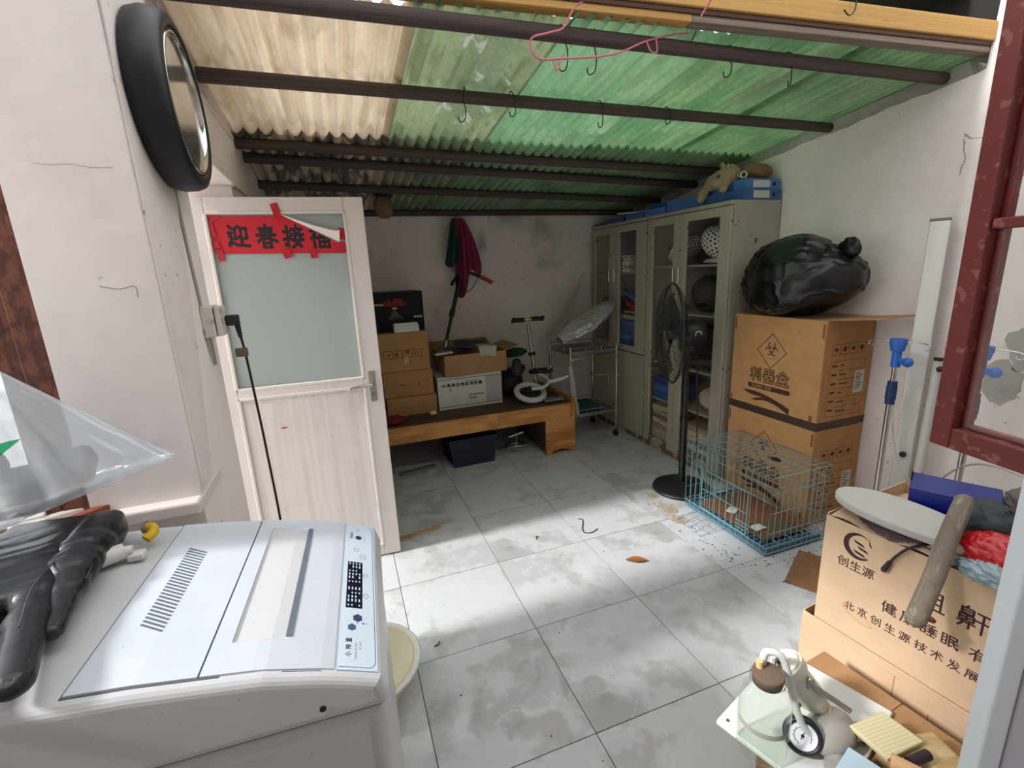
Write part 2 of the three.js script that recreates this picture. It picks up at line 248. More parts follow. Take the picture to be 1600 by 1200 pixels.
{ const w = struct('wall_left', 'white plaster side wall with the doorway and its lintel beam');
  M('pier', box(-0.71, XL, -0.05, 2.6, 0.87, 1.3), plaster, w);
  M('pier_render', planar(prism([[-1.285, 0.98], [-1.285, 2.6], [-1.06, 2.6], [-1.02, 1.7], [-1.10, 1.3], [-1.2, 0.98]].map(([a, b]) => [a, b]), 0.006, 0.002, 1).rotateY(Math.PI / 2).translate(XL - 0.001, 0, 0)), plasterDirty, w);
  M('rear_jamb', box(-0.71, XL, -0.05, 1.88, ZB - 0.2, 0.12), plaster, w);
  M('lintel', rbox(-0.71, XL + 0.02, 1.87, 2.08, 0.02, 0.885, 0.006), plaster, w);
  M('upper_course', box(-0.71, XL + 0.012, 1.88, 2.34, ZB - 0.2, 0.87), plasterDirty, w);
  M('ledge', rbox(-0.5, XL + 0.026, 2.076, 2.09, 0.02, 0.87, 0.003), plaster, w); }
{ const w = scene.getObjectByName('wall_left'), ck = std(0xa89e95, 0.95); // hairline cracks in the pier
  M('crack', tube([[-0.592, 1.472, 1.3], [-0.559, 1.465, 1.3], [-0.53, 1.469, 1.3], [-0.528, 1.445, 1.3]], 0.0011, 24, 4), ck, w); M('crack', tube([[-0.651, 1.715, 1.2996], [-0.625, 1.7125, 1.2998], [-0.59, 1.7145, 1.2996], [-0.555, 1.709, 1.2998], [-0.52, 1.71, 1.2996]], 0.0008, 24, 4), ck, w); }
{ const w = struct('wall_front', 'white plaster front wall of the next room around its window');
  M('wall_below', box(-3.2, -0.496, -0.05, 0.93, 1.12, 1.285), plasterDirty, w);
  M('wall_above', box(-3.2, -0.71, 1.72, 2.6, 1.08, 1.3), plaster, w);
  M('wall_beyond', box(-3.2, -1.7, 0.955, 1.72, 1.08, 1.3), plaster, w);
  M('sill', rbox(-1.72, -0.487, 0.925, 0.962, 1.1, 1.335, 0.008), plasterDirty, w); }
{ const w = struct('window_1', 'old brown wooden window frame in the front wall of the next room');
  const wood = std(0xffffff, 0.75, { map: mapped(woodTex([82, 44, 32], [116, 68, 48], 5), 1.5) });
  M('frame_post', rbox(-0.765, -0.702, 0.962, 1.72, 1.2, 1.29, 0.004), wood, w); M('frame_post', rbox(-1.7, -1.64, 0.962, 1.72, 1.2, 1.29, 0.004), wood, w);
  M('frame_rail', rbox(-1.64, -0.765, 1.66, 1.72, 1.2, 1.29, 0.004), wood, w); M('frame_rail', rbox(-1.64, -0.765, 0.962, 1.02, 1.2, 1.29, 0.004), wood, w);
  M('sash_post', rbox(-0.815, -0.77, 1.02, 1.66, 1.19, 1.265, 0.003), wood, w); M('glazing_bar', rbox(-1.64, -0.815, 1.34, 1.37, 1.2, 1.26, 0.003), wood, w);
  M('pane', box(-1.64, -0.815, 1.02, 1.34, 1.222, 1.226), glass, w); M('pane', box(-1.64, -0.815, 1.37, 1.66, 1.222, 1.226), glass, w); }
{ const w = struct('wall_house', 'pale house wall behind the viewer'); M('plaster', box(-1.3, 0.95, -0.05, 3.0, 3.05, 3.25), plaster, w); M('plaster', box(0.95, 3.4, -0.05, 3.0, 2.6, 2.8), plaster, w); M('plaster', box(0.95, 1.15, -0.05, 3.0, 2.8, 3.25), plaster, w); }

{ const w = struct('unseen_low_wall', 'unseen low wall below the viewer, darkening the washing machine side'); M('plaster', box(-1.3, 0.08, -0.05, 0.88, 2.25, 2.4), concrete, w); }  // unseen low wall, placed to darken the washer side facing the viewer
{ const w = struct('unseen_side_wall', 'unseen side wall left of the viewer, blocking the sun'); M('plaster', box(-1.45, -1.3, -0.05, 2.72, 2.05, 3.25), plaster, w); M('unseen_upper_wall', box(-1.45, -1.3, 2.45, 5.0, 0.98, 3.25), plaster, w); }  // unseen walls, placed to keep sun off the near floor and right wall

{ // corrugated roof on pipe purlins
  const c = struct('ceiling', 'green and white corrugated roof sheets on dark pipe purlins');
  const greenTex = (k, a, b, dirt) => tex(512, 512, (u, v) => {
    const n = fbm(u * 4, v * 3, 200 + k, 5), s = fbm(u * 24, v * 2.5, 210 + k, 4), f = fbm(u * 70, v * 70, 220 + k, 2); let c2 = mix(a, b, step(0.3, 0.7, n));
    c2 = mix(c2, [112, 122, 88], step(0.5, 0.75, s) * dirt); const w = fbm(u * 9, v * 9, 230 + k, 5); if (dirt > 0.5 && w > 0.63 && Math.abs(u - 0.58) < 0.26) c2 = mix(c2, [196, 200, 190], step(0.63, 0.72, w) * 0.8);
    return c2.map((q) => q + 22 * (f - 0.5));
  });
  const green = [[0, [132, 150, 116], [160, 174, 134], 0.7], [1, [134, 178, 136], [166, 198, 156], 0.3], [2, [122, 168, 120], [154, 190, 142], 0.35], [3, [118, 160, 112], [146, 180, 132], 0.4]].map((a) => phy(0xffffff, 0.95, { map: greenTex(...a), transmission: 0.27, thickness: 0 }));
  const white = phy(0xffffff, 0.95, { transmission: 0.27, thickness: 0, map: tex(512, 512, (u, v) => { const s = fbm(u * 22, v * 1.6, 240, 4), n = fbm(u * 5, v * 5, 241, 4), f = fbm(u * 60, v * 60, 242, 2); let q = mix([226, 210, 186], [202, 184, 156], step(0.4, 0.72, s)); q = mix(q, [176, 156, 126], step(0.6, 0.8, n) * 0.5); return q.map((e) => e + 14 * (f - 0.5)); }) });
  const stainedWhite = phy(0xffffff, 0.95, { transmission: 0.27, thickness: 0, map: tex(384, 384, (u, v) => { const s = fbm(u * 22, v * 1.6, 250, 4), n = fbm(u * 9, v * 7, 251, 4), f = fbm(u * 40, v * 12, 252, 3); let q = mix([226, 210, 186], [202, 184, 156], step(0.4, 0.72, s)); if (n + 0.35 * f > 0.62) q = mix(q, [92, 82, 72], step(0.62, 0.74, n + 0.35 * f) * 0.85); return q; }) }); // soot streaks
  const L = 0.0615, A = 0.0155, X = [-0.49, 0.22, 0.735, 1.36, 1.995, 2.62];
  function wave(x0, x1, z0, z1, lift, mat) {
    const n = Math.round((x1 - x0) / L * 16), len = z0 - z1;
    const g = surf((u, v) => { const x = x0 + (x1 - x0) * u; return [x, A * (0.8 * (1 - 2 * Math.pow(Math.abs(Math.sin((x + 0.49) / L * Math.PI)), 0.7)) + 0.2 * Math.cos((x + 0.49) / L * 2 * Math.PI)), -len * v]; }, n, 6), p = g.attributes.position, uv = g.attributes.uv;
    for (let i = 0; i < p.count; i++) uv.setXY(i, (p.getX(i) - x0) / 0.64, -p.getZ(i) / 0.9);
    const m = M('roof_sheet', g, mat, c, [0, roofH(z0) + 0.036 + lift, z0]); m.rotation.x = -Math.atan(0.113); return m;
  }
  for (let k = 0; k < 5; k++) {
    const a = X[k] - (k ? 0.028 : 0), b = X[k + 1];
    wave(a, b, [0.93, 0.975, 1.02, 1.07, 1.12][k], -0.34, 0.014 + (k % 2) * 0.007, k ? green[k - 1] : white);
    wave(a, b, -0.045, -1.62, (k % 2) * 0.006, k ? green[k - 1] : stainedWhite);
  }
  for (const [a, b] of [[[-0.5, 0.935], [2.6, 1.012]], [[-0.5, 0.505], [2.6, 0.48]], [[-0.5, -0.1], [2.6, -0.275]], [[-0.5, -0.29], [2.6, -0.575]], [[-0.5, -0.74], [2.6, -1.02]], [[-0.5, -1.44], [2.6, -1.42]]])
    M('purlin', bar(V(a[0], roofH(a[1]), a[1]), V(b[0], roofH(b[1]), b[1]), 0.0245, 14), rust, c);
}
{ // eaves beams over the front edge
  const t = struct('trim_1', 'yellow painted eaves beam along the front edge of the roof');
  const yel = std(0xffffff, 0.7, { map: mapped(tex(512, 128, (u, v) => { const n = fbm(u * 5, v * 12, 260, 4), f = fbm(u * 40, v * 60, 262, 2); let q = mix([200, 158, 88], [176, 134, 70], n); if (f > 0.8) q = mix(q, [120, 84, 40], 0.6); return q; }), 1) });
  const brown = std(0xffffff, 0.85, { map: mapped(woodTex([74, 50, 40], [100, 74, 58], 9), 1.2) }), grey = std(0xffffff, 0.9, { map: mapped(woodTex([118, 104, 90], [146, 132, 116], 12), 1.2) });
  const B = (name, x0, x1, y0, y1, z0, z1, m) => M(name, rbox(x0, x1, y0, y1, z0, z1, 0.004), m, t);
  t.position.set(0.3, 0, 1.0); t.rotation.y = -0.08;
  B('eaves_beam', -0.9, 2.3, 2.302, 2.372, -0.055, 0.005, yel);
  B('fascia_board', -0.9, 2.3, 2.285, 2.302, -0.05, -0.004, brown);
  B('batten', 0.83, 2.3, 2.262, 2.286, -0.058, -0.01, grey); B('yellow_batten', -0.9, 0.83, 2.262, 2.286, -0.058, -0.01, yel);
}
{ const t = struct('unseen_roof_cover', 'unseen cover over the rear half of the corrugated roof, blocking skylight'); const g = planar(box(-0.75, 2.8, 0, 0.03, -1.68, 0)); const m = M('unseen_slab', g, std(0x5a544e, 0.95), t, [0, roofH(-0.12) + 0.1, -0.12]); m.rotation.x = -Math.atan(0.113); }  // unseen slab above the rear sheets, blocks skylight so they stay dark
{ const t = struct('sky_blockers', 'dark boards above the eaves beam and an unseen deck over the viewer, blocking the sky'); const dk = std(0x241f1d, 0.95);
  M('dark_blocker_board', box(1.35, 3.0, 2.6, 2.66, 0.5, 0.98), dk, t); M('dark_blocker_board', box(2.72, 2.8, 1.95, 2.6, -1.7, 1.2), dk, t);  // dark boards put in to close off sky above the beam and right wall
  M('unseen_deck', box(-1.5, 3.4, 2.72, 2.82, 2.15, 3.6), dk, t); }  // unseen deck above the viewer, blocks overhead sky from the front floor
// ---------------------------------------------------------------- door and banner
const doorTurn = -0.0505;
{ const d = struct('door_1', 'white framed door with frosted upper pane standing open'); d.position.set(-0.675, 0.008, 0.145); d.rotation.y = doorTurn;
  const pvc = std(0xffffff, 0.38, { map: mapped(tex(256, 256, (u, v) => { const n = fbm(u * 60, v * 3, 270, 3), f = fbm(u * 9, v * 9, 271, 4); return mix([222, 217, 211], [208, 200, 196], n * 0.6 + f * 0.4); }), 1) });
  const panelM = std(0xffffff, 0.5, { map: tex(256, 512, (u, v) => { const n = fbm(u * 40, v * 2, 280, 4), f = fbm(u * 8, v * 12, 281, 4); return mix([222, 215, 211], [211, 203, 199], step(0.35, 0.7, n * 0.7 + f * 0.3)); }) });
  const T = 0.02, B = (n, x0, x1, y0, y1, m = pvc, t = T) => M(n, rbox(x0, x1, y0, y1, -t, t, 0.004), m, d);
  B('stile', 0, 0.075, 0, 1.812); B('stile', 0.632, 0.718, 0, 1.812); B('rail', 0.075, 0.632, 1.748, 1.812); B('rail', 0.075, 0.632, 0.93, 0.975); B('rail', 0.075, 0.632, 0, 0.06);
  const bead = (x0, x1, y0, y1) => [rbox(x0, x1, y0, y0 + 0.014, 0.006, 0.0235, 0.003), rbox(x0, x1, y1 - 0.014, y1, 0.006, 0.0235, 0.003), rbox(x0, x0 + 0.014, y0, y1, 0.006, 0.0235, 0.003), rbox(x1 - 0.014, x1, y0, y1, 0.006, 0.0235, 0.003)];
  M('glazing_bead', join(bead(0.068, 0.639, 0.97, 1.755)), pvc, d); M('glazing_bead', join(bead(0.068, 0.639, 0.052, 0.938)), pvc, d);
  M('frosted_pane', rbox(0.06, 0.645, 0.96, 1.76, -0.003, 0.003, 0.001), phy(0xd3dfda, 0.55, { transmission: 0.55, thickness: 0 }), d);
  const pg = box(0.06, 0.645, 0.05, 0.94, -0.006, 0.006); { const p = pg.attributes.position, uv = pg.attributes.uv; for (let i = 0; i < p.count; i++) uv.setXY(i, p.getX(i) / 0.6, p.getY(i) / 0.9); } M('lower_panel', pg, panelM, d);
  M('tape_scrap', prism([[0.225, 0.768], [0.24, 0.775], [0.262, 0.771], [0.25, 0.767]], 0.0008).translate(0, 0, 0.006), std(0xb01c1c, 0.6), d);
  const h = M('handle_plate', rbox(0.652, 0.686, 0.855, 1.012, 0.02, 0.026, 0.006, 3), std(0xb9b3a4, 0.3, { metalness: 0.8 }), d); tag(h, 'brushed steel handle plate');
  M('lever', join([tube([[0.669, 0.948, 0.022], [0.669, 0.948, 0.058], [0.66, 0.948, 0.064], [0.62, 0.945, 0.066], [0.565, 0.936, 0.064]], 0.0085, 30, 10), new THREE.SphereGeometry(0.0085, 10, 8).translate(0.565, 0.936, 0.064)]), chrome, h);
  M('keyhole', new THREE.CylinderGeometry(0.009, 0.009, 0.006, 16).rotateX(Math.PI / 2).translate(0.669, 0.895, 0.027), chrome, h);
  for (const y of [0.25, 0.9, 1.6]) M('hinge', bar(V(-0.004, y - 0.05, 0.018), V(-0.004, y + 0.05, 0.018), 0.008, 10), steel, d);
}
{ // red couplet banner, one corner peeled
  const b = thing('paper_banner', 'red paper banner with four black brush characters taped on the door pane', 'banner', [-0.675, 0.008, 0.145], doorTurn);
  const W = 0.53, Hh = 0.15, t = canvas(1060, 300, (g, w, h) => {
    g.fillStyle = '#c21228'; g.fillRect(0, 0, w, h);
    for (let k = 0; k < 900; k++) { g.fillStyle = `rgba(${rnd() > 0.5 ? 230 : 120},20,30,0.06)`; g.fillRect(rnd() * w, rnd() * h, 30 * rnd(), 3); }
    g.fillStyle = '#141010'; [['迎', 110], ['春', 330], ['接', 548], ['福', 768]].forEach(([c, x], k) => glyph(g, c, x, 62 + k * 6, 176, 33, true));
  });
  const paper = std(0xffffff, 0.6, { map: t });
  const zOf = (x, y) => 0.0075 + 0.0035 * fbm(x * 9, y * 14, 3, 3);
  const x0 = 0.1, y0 = 1.574;
  const fold = [[0.372, 1.739], [0.60, 1.609]]; // line from the top edge to the right-hand side
  const s = new THREE.Shape([[x0 - 0.012, y0 + 0.008], [0.618, y0 - 0.004], [0.618, 1.62], [0.585, 1.618], [0.372, 1.737], [x0 - 0.004, 1.735], [x0 - 0.01, 1.66]].map((p) => new THREE.Vector2(...p)));
  const g = new THREE.ShapeGeometry(s); const q = g.attributes.position, uv = g.attributes.uv; for (let i = 0; i < q.count; i++) { uv.setXY(i, (q.getX(i) - x0 + 0.012) / W, (q.getY(i) - y0 + 0.004) / 0.167); q.setZ(i, 0.0075); }
  M('sheet', g, paper, b);
  const flap = surf((u, v) => { const ax = 0.372 + u * 0.226, ay = 1.7365 - u * 0.117; const tipx = 0.606, tipy = 1.669; const k = v * (u < 0.02 ? 0.02 : 1); const x = ax + (tipx - ax) * k * u, y = ay + (tipy - ay) * k * u; return [x, y + 0.004 * v, 0.009 + 0.03 * Math.sin(v * Math.PI * 0.62) * Math.min(1, u * 2.2)]; }, 24, 10);
  tag(M('peeled_corner', flap, std(0xe9dcd6, 0.7), b), 'white back of the peeled corner');
  const tape = std(0xb60f1e, 0.45);
  for (const [x, y, w, h, a] of [[0.098, 1.745, 0.036, 0.06, 0.5], [0.082, 1.685, 0.036, 0.07, 0.12], [0.095, 1.62, 0.03, 0.03, 0.1], [0.108, 1.575, 0.024, 0.05, 0.1], [0.352, 1.758, 0.03, 0.055, 0.22], [0.37, 1.578, 0.036, 0.046, 0.3], [0.482, 1.572, 0.03, 0.04, 0.06], [0.618, 1.592, 0.042, 0.034, 0.05], [0.612, 1.655, 0.034, 0.05, -0.12]])
    M('tape_piece', sheet((u, v) => [(u - 0.5) * w, (v - 0.5) * h, 0.001 * Math.sin(u * 7 + v * 5)], 4, 4, 0.0004), tape, b, [x, y, x > 0.095 && x < 0.6 && y < 1.75 && y > 1.6 ? 0.0115 : (x < 0.075 || x > 0.62 || y > 1.74 ? 0.026 : 0.013)], [0, 0, a]);
}
// ---------------------------------------------------------------- washing machine
const topH = (x) => { const P = [[-0.3, 0.946], [-0.21, 0.942], [-0.08, 0.928], [0.08, 0.902], [0.16, 0.878], [0.205, 0.861], [0.25, 0.842], [0.28, 0.828]]; for (let k = 0; k + 1 < P.length; k++) if (x <= P[k + 1][0]) { const t = (x - P[k][0]) / (P[k + 1][0] - P[k][0]); return P[k][1] + (P[k + 1][1] - P[k][1]) * t; } return 0.828; };
{ const w = thing('washing_machine', 'white top loading washing machine with light blue control panel', 'washing machine', [-0.36, 0, 1.648], -0.052);
  const shell = std(0xffffff, 0.33, { map: mapped(tex(256, 256, (u, v) => { const n = fbm(u * 5, v * 5, 290, 4, 5), s = fbm(u * 80, v * 80, 291, 2, 80); let q = mix([206, 208, 210], [197, 199, 201], n); if (s > 0.92) q = mix(q, [150, 146, 140], 0.5); return q; }), 2) });
  const lidM = std(0xffffff, 0.3, { map: mapped(tex(256, 256, (u, v) => { const n = fbm(u * 6, v * 6, 295, 4, 6), s = fbm(u * 80, v * 80, 296, 2, 80); let q = mix([206, 213, 220], [196, 203, 211], n); if (s > 0.92) q = mix(q, [150, 150, 148], 0.4); return q; }), 2.2) });
  const dark = std(0x5b6066, 0.6);
  M('cabinet', planar(rbox(-0.295, 0.252, 0.03, 0.79, -0.245, 0.245, 0.03, 5)), shell, w);
  const prof = []; for (let k = 0; k <= 44; k++) { const x = -0.285 + 0.52 * k / 44; prof.push([x, topH(x) - 0.018]); } prof.push([0.241, 0.81], [0.241, 0.808], [-0.285, 0.808]);
  M('top_cover', planar(prism(prof, 0.5, 0.018, 5).translate(0, 0, -0.25)), shell, w);
  M('seam_gasket', rbox(-0.29, 0.247, 0.786, 0.797, -0.24, 0.24, 0.02, 3), dark, w);
  // curved lid plates
  const plate = (x0, x1, z0, z1, lift, t, n = 8) => planar(sheet((u, v) => { const x = x0 + (x1 - x0) * u; return [x, topH(x) + lift, z1 + (z0 - z1) * v]; }, n, 1, t));
  M('lid_groove', join([plate(-0.158, 0.028, -0.236, 0.236, 0.0004, 0.001, 8), plate(0.11, 0.186, -0.236, 0.236, 0.0004, 0.001, 6)]), dark, w);
  const lidB = M('lid_rear', plate(-0.154, 0.0005, -0.2335, 0.2335, 0.0035, 0.0032), lidM, w);
  const lid = M('lid_front', join([plate(0.0035, 0.03, -0.2335, 0.2335, 0.0035, 0.0032, 2), plate(0.108, 0.1815, -0.2335, 0.2335, 0.0035, 0.0032, 4), plate(0.03, 0.108, -0.2335, -0.195, 0.0035, 0.0032, 4), plate(0.03, 0.108, 0.17, 0.2335, 0.0035, 0.0032, 4)]), lidM, w);
  // recessed grip: sloping floor and end walls, let into the lid
  const well = sheet((u, v) => { const x = 0.03 + 0.078 * u, z = 0.17 - 0.365 * v; const dip = 0.022 * clamp(u / 0.06) * (u > 0.06 ? 1 - 0.9 * Math.pow((u - 0.06) / 0.94, 1.6) : 1) * clamp(v / 0.035) * clamp((1 - v) / 0.035) * (u > 0.97 ? (1 - u) / 0.03 : 1); return [x, topH(x) + 0.0035 - dip, z]; }, 50, 60, 0.001);
  const wl = M('grip_recess', well, lidM, lid);
  tag(M('grip_strip', plate(0.106, 0.116, -0.19, 0.165, 0.0046, 0.0012, 3), std(0x6a7280, 0.4), lid), 'dark grey strip along the grip');
  const slots = []; for (let k = 0; k < 26; k++) { const z = -0.115 + 0.23 * k / 25; const x = -0.095 + 0.0; slots.push(rbox(-0.022, 0.022, -0.0006, 0.0006, -0.0017, 0.0017, 0.0006, 1).rotateY(-0.55).rotateZ(-0.12).translate(x, topH(x) + 0.0039, z)); }
  M('vent_slots', join(slots), std(0x585f66, 0.7), lidB);
  // control panel with its print
  const print = canvas(1400, 200, (g, W, Hh) => { // left = near side of the photo, top = towards the lid
    g.fillStyle = '#cfdde8'; g.fillRect(0, 0, W, Hh); const X = (z) => (0.235 - z) / 0.47 * W;
    g.strokeStyle = '#4d5f93'; g.lineWidth = 4; g.beginPath(); g.moveTo(18, 8); g.lineTo(18, 150); g.quadraticCurveTo(18, 188, 70, 190); g.lineTo(W - 70, 190); g.quadraticCurveTo(W - 18, 188, W - 18, 150); g.stroke();
    g.fillStyle = '#14182c'; g.fillRect(X(0.085), 26, X(-0.068) - X(0.085), 96);
    g.fillStyle = '#c9d2de'; for (let r = 0; r < 4; r++) for (let c = 0; c < 12; c++) { const x = X(0.085) + 18 + c * 37; if ((r * 12 + c) % 7 !== 3 && c !== 5) g.fillRect(x, 36 + r * 21, 14 + 12 * ((c * 5 + r * 3) % 3) / 2, 9); }
    g.strokeStyle = '#5c6c84'; g.lineWidth = 3; for (const [z, y, r] of [[-0.118, 78, 20], [-0.092, 126, 22], [-0.022, 142, 18], [0.046, 142, 18]]) { g.beginPath(); g.ellipse(X(z), y, r * 1.25, r * 0.85, 0, 0, 7); g.stroke(); g.font = 'bold 16px sans-serif'; g.fillStyle = '#3c4a62'; g.fillText('o', X(z) - 5, y + 5); }
    for (const [z, y, r, col] of [[-0.172, 92, 26, '#2c3c58'], [0.112, 96, 30, '#36466c'], [0.137, 66, 26, '#4a5c80']]) { g.fillStyle = col; for (let k = 0; k < 6; k++) { g.beginPath(); g.ellipse(X(z) + r * 0.55 * Math.cos(k * 1.047), y + r * 0.45 * Math.sin(k * 1.047), r * 0.5, r * 0.42, k, 0, 7); g.fill(); } }
    g.fillStyle = '#5c6c84'; for (let k = 0; k < 8; k++) { g.beginPath(); g.arc(X(0.12) + 34 * Math.cos(k * 2.1), 118 + 26 * Math.sin(k * 1.3), 3 + (k % 3), 0, 7); g.fill(); }
    g.strokeStyle = '#7d93ab'; g.lineWidth = 2; g.beginPath(); g.moveTo(X(-0.172) + 20, 100); g.bezierCurveTo(X(-0.19), 140, X(-0.16), 150, X(-0.15), 130); g.stroke();
    g.strokeStyle = '#39465c'; write(g, '小神童', X(0.207), 34, 34, 14, 4.2); g.fillStyle = '#5b6880'; g.font = '17px sans-serif'; g.fillText('XQB50-M1268', X(0.212), 96); g.fillText('M1268', X(0.19), 118);
    g.fillStyle = '#27314a'; g.font = 'bold 34px sans-serif'; g.fillText('Haier', X(-0.165), 52); g.font = '16px sans-serif'; g.fillText('5.0kg', X(-0.2), 92); g.fillText('~', X(-0.13), 118);
  });
  const pg = strip(sheet((u, v) => { const x = 0.1855 + 0.06 * u; return [x, topH(x) + 0.0035, 0.235 - 0.47 * v]; }, 6, 24, 0.0035)); { const p = pg.attributes.position, uv = pg.attributes.uv; for (let i = 0; i < p.count; i++) uv.setXY(i, (0.235 - p.getZ(i)) / 0.47, 1 - (p.getX(i) - 0.1855) / 0.06); }
  M('control_panel', pg, std(0xffffff, 0.25, { map: print }), w);
  M('screw_hole', new THREE.CylinderGeometry(0.005, 0.005, 0.004, 14).rotateX(Math.PI / 2).translate(0.16, 0.822, 0.2505), blackPlastic, w);
  for (const [x, z] of [[-0.24, -0.2], [-0.24, 0.2], [0.2, -0.2], [0.2, 0.2]]) M('foot', new THREE.CylinderGeometry(0.02, 0.024, 0.032, 12).translate(x, 0.016, z), blackPlastic, w);
}
{ // tap elbow lying on the rear rim
  const t = thing('tap_fitting', 'small white pipe fitting with yellow elbow on the washing machine rim', 'pipe fitting', [-0.575, topH(-0.21) + 0.003, 1.5]);
  M('elbow', tube([[0.02, 0.028, -0.045], [0.034, 0.027, -0.04], [0.04, 0.025, -0.02], [0.03, 0.018, -0.008]], 0.0095, 20, 10), std(0xd8b312, 0.5), t);
  M('collar', bar(V(0.015, 0.028, -0.046), V(0.023, 0.028, -0.046), 0.013, 12), std(0x8d8578, 0.6), t);
  M('pipe', join([bar(V(-0.03, 0.022, 0.055), V(0.005, 0.02, 0.03), 0.016, 14), bar(V(0.0, 0.02, 0.034), V(0.02, 0.018, 0.03), 0.011, 12), rbox(0.012, 0.04, 0, 0.014, 0.02, 0.045, 0.004)]), std(0xd9d8d2, 0.5), t);
}
// ---------------------------------------------------------------- gloves
const leather = std(0x1c1e23, 0.36, { bumpMap: mapped(grain, 1), bumpScale: 0.0006 });
function glove(name, label, pads, bones, min, max, n, fold, stitch) {
  const rb = (x, y, z, [c, hx, hy, hz, a]) => { const dx = x - c[0], dz = z - c[2], X = Math.abs(dx * Math.cos(a) - dz * Math.sin(a)) - hx, Z = Math.abs(dx * Math.sin(a) + dz * Math.cos(a)) - hz, Y = Math.abs(y - c[1]) - hy; return Math.hypot(Math.max(X, 0), Math.max(Y, 0), Math.max(Z, 0)) + Math.min(Math.max(X, Y, Z), 0) - 0.017; };
  const g = sdf((x, y, z) => { let d = 9; for (const q of pads) d = smin(d, rb(x, y, z, q), 0.03); for (const [a, b, ra, rB, k] of bones) d = smin(d, capsule(x, y * 1.25, z, [a[0], a[1] * 1.25, a[2]], [b[0], b[1] * 1.25, b[2]], ra, rB), k ?? 0.012);
    const f = z * 1.0 + x * 0.55 + 0.03 * fbm(x * 14, y * 14, z * 14, 2), w = clamp(1 - Math.abs(z - fold) / 0.13); return d + 0.004 * w * Math.pow(0.5 + 0.5 * Math.sin(f * 130 + 9 * fbm(x * 9, y * 9, z * 9, 2)), 4) + 0.002 * (fbm(x * 45, y * 45, z * 45, 3) - 0.5); }, min, max, n);
  const t = thing(name, label, 'glove'); M('leather', planar(g, 8, true), leather, t); if (stitch) M('seam', tube(stitch, 0.0012, 40, 5), std(0x3a3b40, 0.6), t); return t;
}
glove('leather_glove', 'black leather glove with wide cuff lying under the hanging bag', [[[-0.725, 0.982, 1.5], 0.058, 0.014, 0.075, -0.08], [[-0.695, 0.98, 1.62], 0.052, 0.012, 0.06, 0.25]], [
  [[-0.640, 0.98, 1.66], [-0.615, 0.982, 1.74], 0.026, 0.027, 0.02], [[-0.615, 0.982, 1.74], [-0.572, 0.975, 1.868], 0.0265, 0.0235], [[-0.705, 0.98, 1.68], [-0.655, 0.978, 1.885], 0.027, 0.023, 0.006], [[-0.760, 0.98, 1.66], [-0.735, 0.975, 1.86], 0.026, 0.022, 0.006]],
  [-0.830, 0.8, 1.38], [-0.510, 1.12, 1.93], 92, 1.58, [[-0.650, 1.012, 1.46], [-0.632, 1.012, 1.6], [-0.620, 1.016, 1.7], [-0.590, 1.012, 1.8]]);
glove('leather_glove', 'narrow folded black leather glove beside the yellow elbow', [[[-0.625, 0.982, 1.49], 0.012, 0.016, 0.055, 0.0]], [
  [[-0.626, 0.983, 1.47], [-0.618, 0.984, 1.6], 0.036, 0.034, 0.03], [[-0.618, 0.984, 1.6], [-0.6, 0.98, 1.66], 0.034, 0.026, 0.03], [[-0.6, 0.98, 1.66], [-0.577, 0.972, 1.765], 0.023, 0.016]],
  [-0.72, 0.84, 1.4], [-0.5, 1.1, 1.82], 84, 1.57, [[-0.592, 0.99, 1.46], [-0.586, 0.994, 1.57], [-0.574, 0.99, 1.66]]);
{ const t = thing('wooden_stand', 'brown wooden stand holding debris beside the washing machine', 'stand', [0, 0, 0]);
  const wd = std(0xffffff, 0.8, { map: mapped(woodTex([120, 76, 44], [150, 100, 62], 15), 1.2) });
  for (const [x0, x1] of [[-0.8, -0.675], [-0.93, -0.805], [-1.06, -0.935], [-1.19, -1.065]]) M('plank', planar(rbox(x0, x1, 0.9, 0.925, 1.345, 1.95, 0.003)), wd, t);
  for (const [x, z] of [[-0.7, 1.37], [-0.7, 1.92], [-1.16, 1.37], [-1.16, 1.92]]) M('leg', planar(rbox(x - 0.02, x + 0.02, -0.03, 0.9, z - 0.02, z + 0.02, 0.003)), wd, t);
}
for (const [x, y, z, l, a, m, lab] of [[-0.77, 0.966, 1.3, 0.16, 0.5, 0xd8d2c8, 'white splinter of painted wood on the window sill'], [-0.86, 0.972, 1.315, 0.14, 0.25, 0xe2ddd6, 'pale flat chip on the sill under the bag'], [-0.7, 0.968, 1.31, 0.09, 0.8, 0x8a4a34, 'short red brown wood offcut on the window sill']])
  solo('wood_scrap', planar(rbox(-l / 2, l / 2, -0.004, 0.01, -0.012, 0.012, 0.003)), std(m, 0.8), lab, 'wood scrap', [x, y, z], [0, a, 0]);
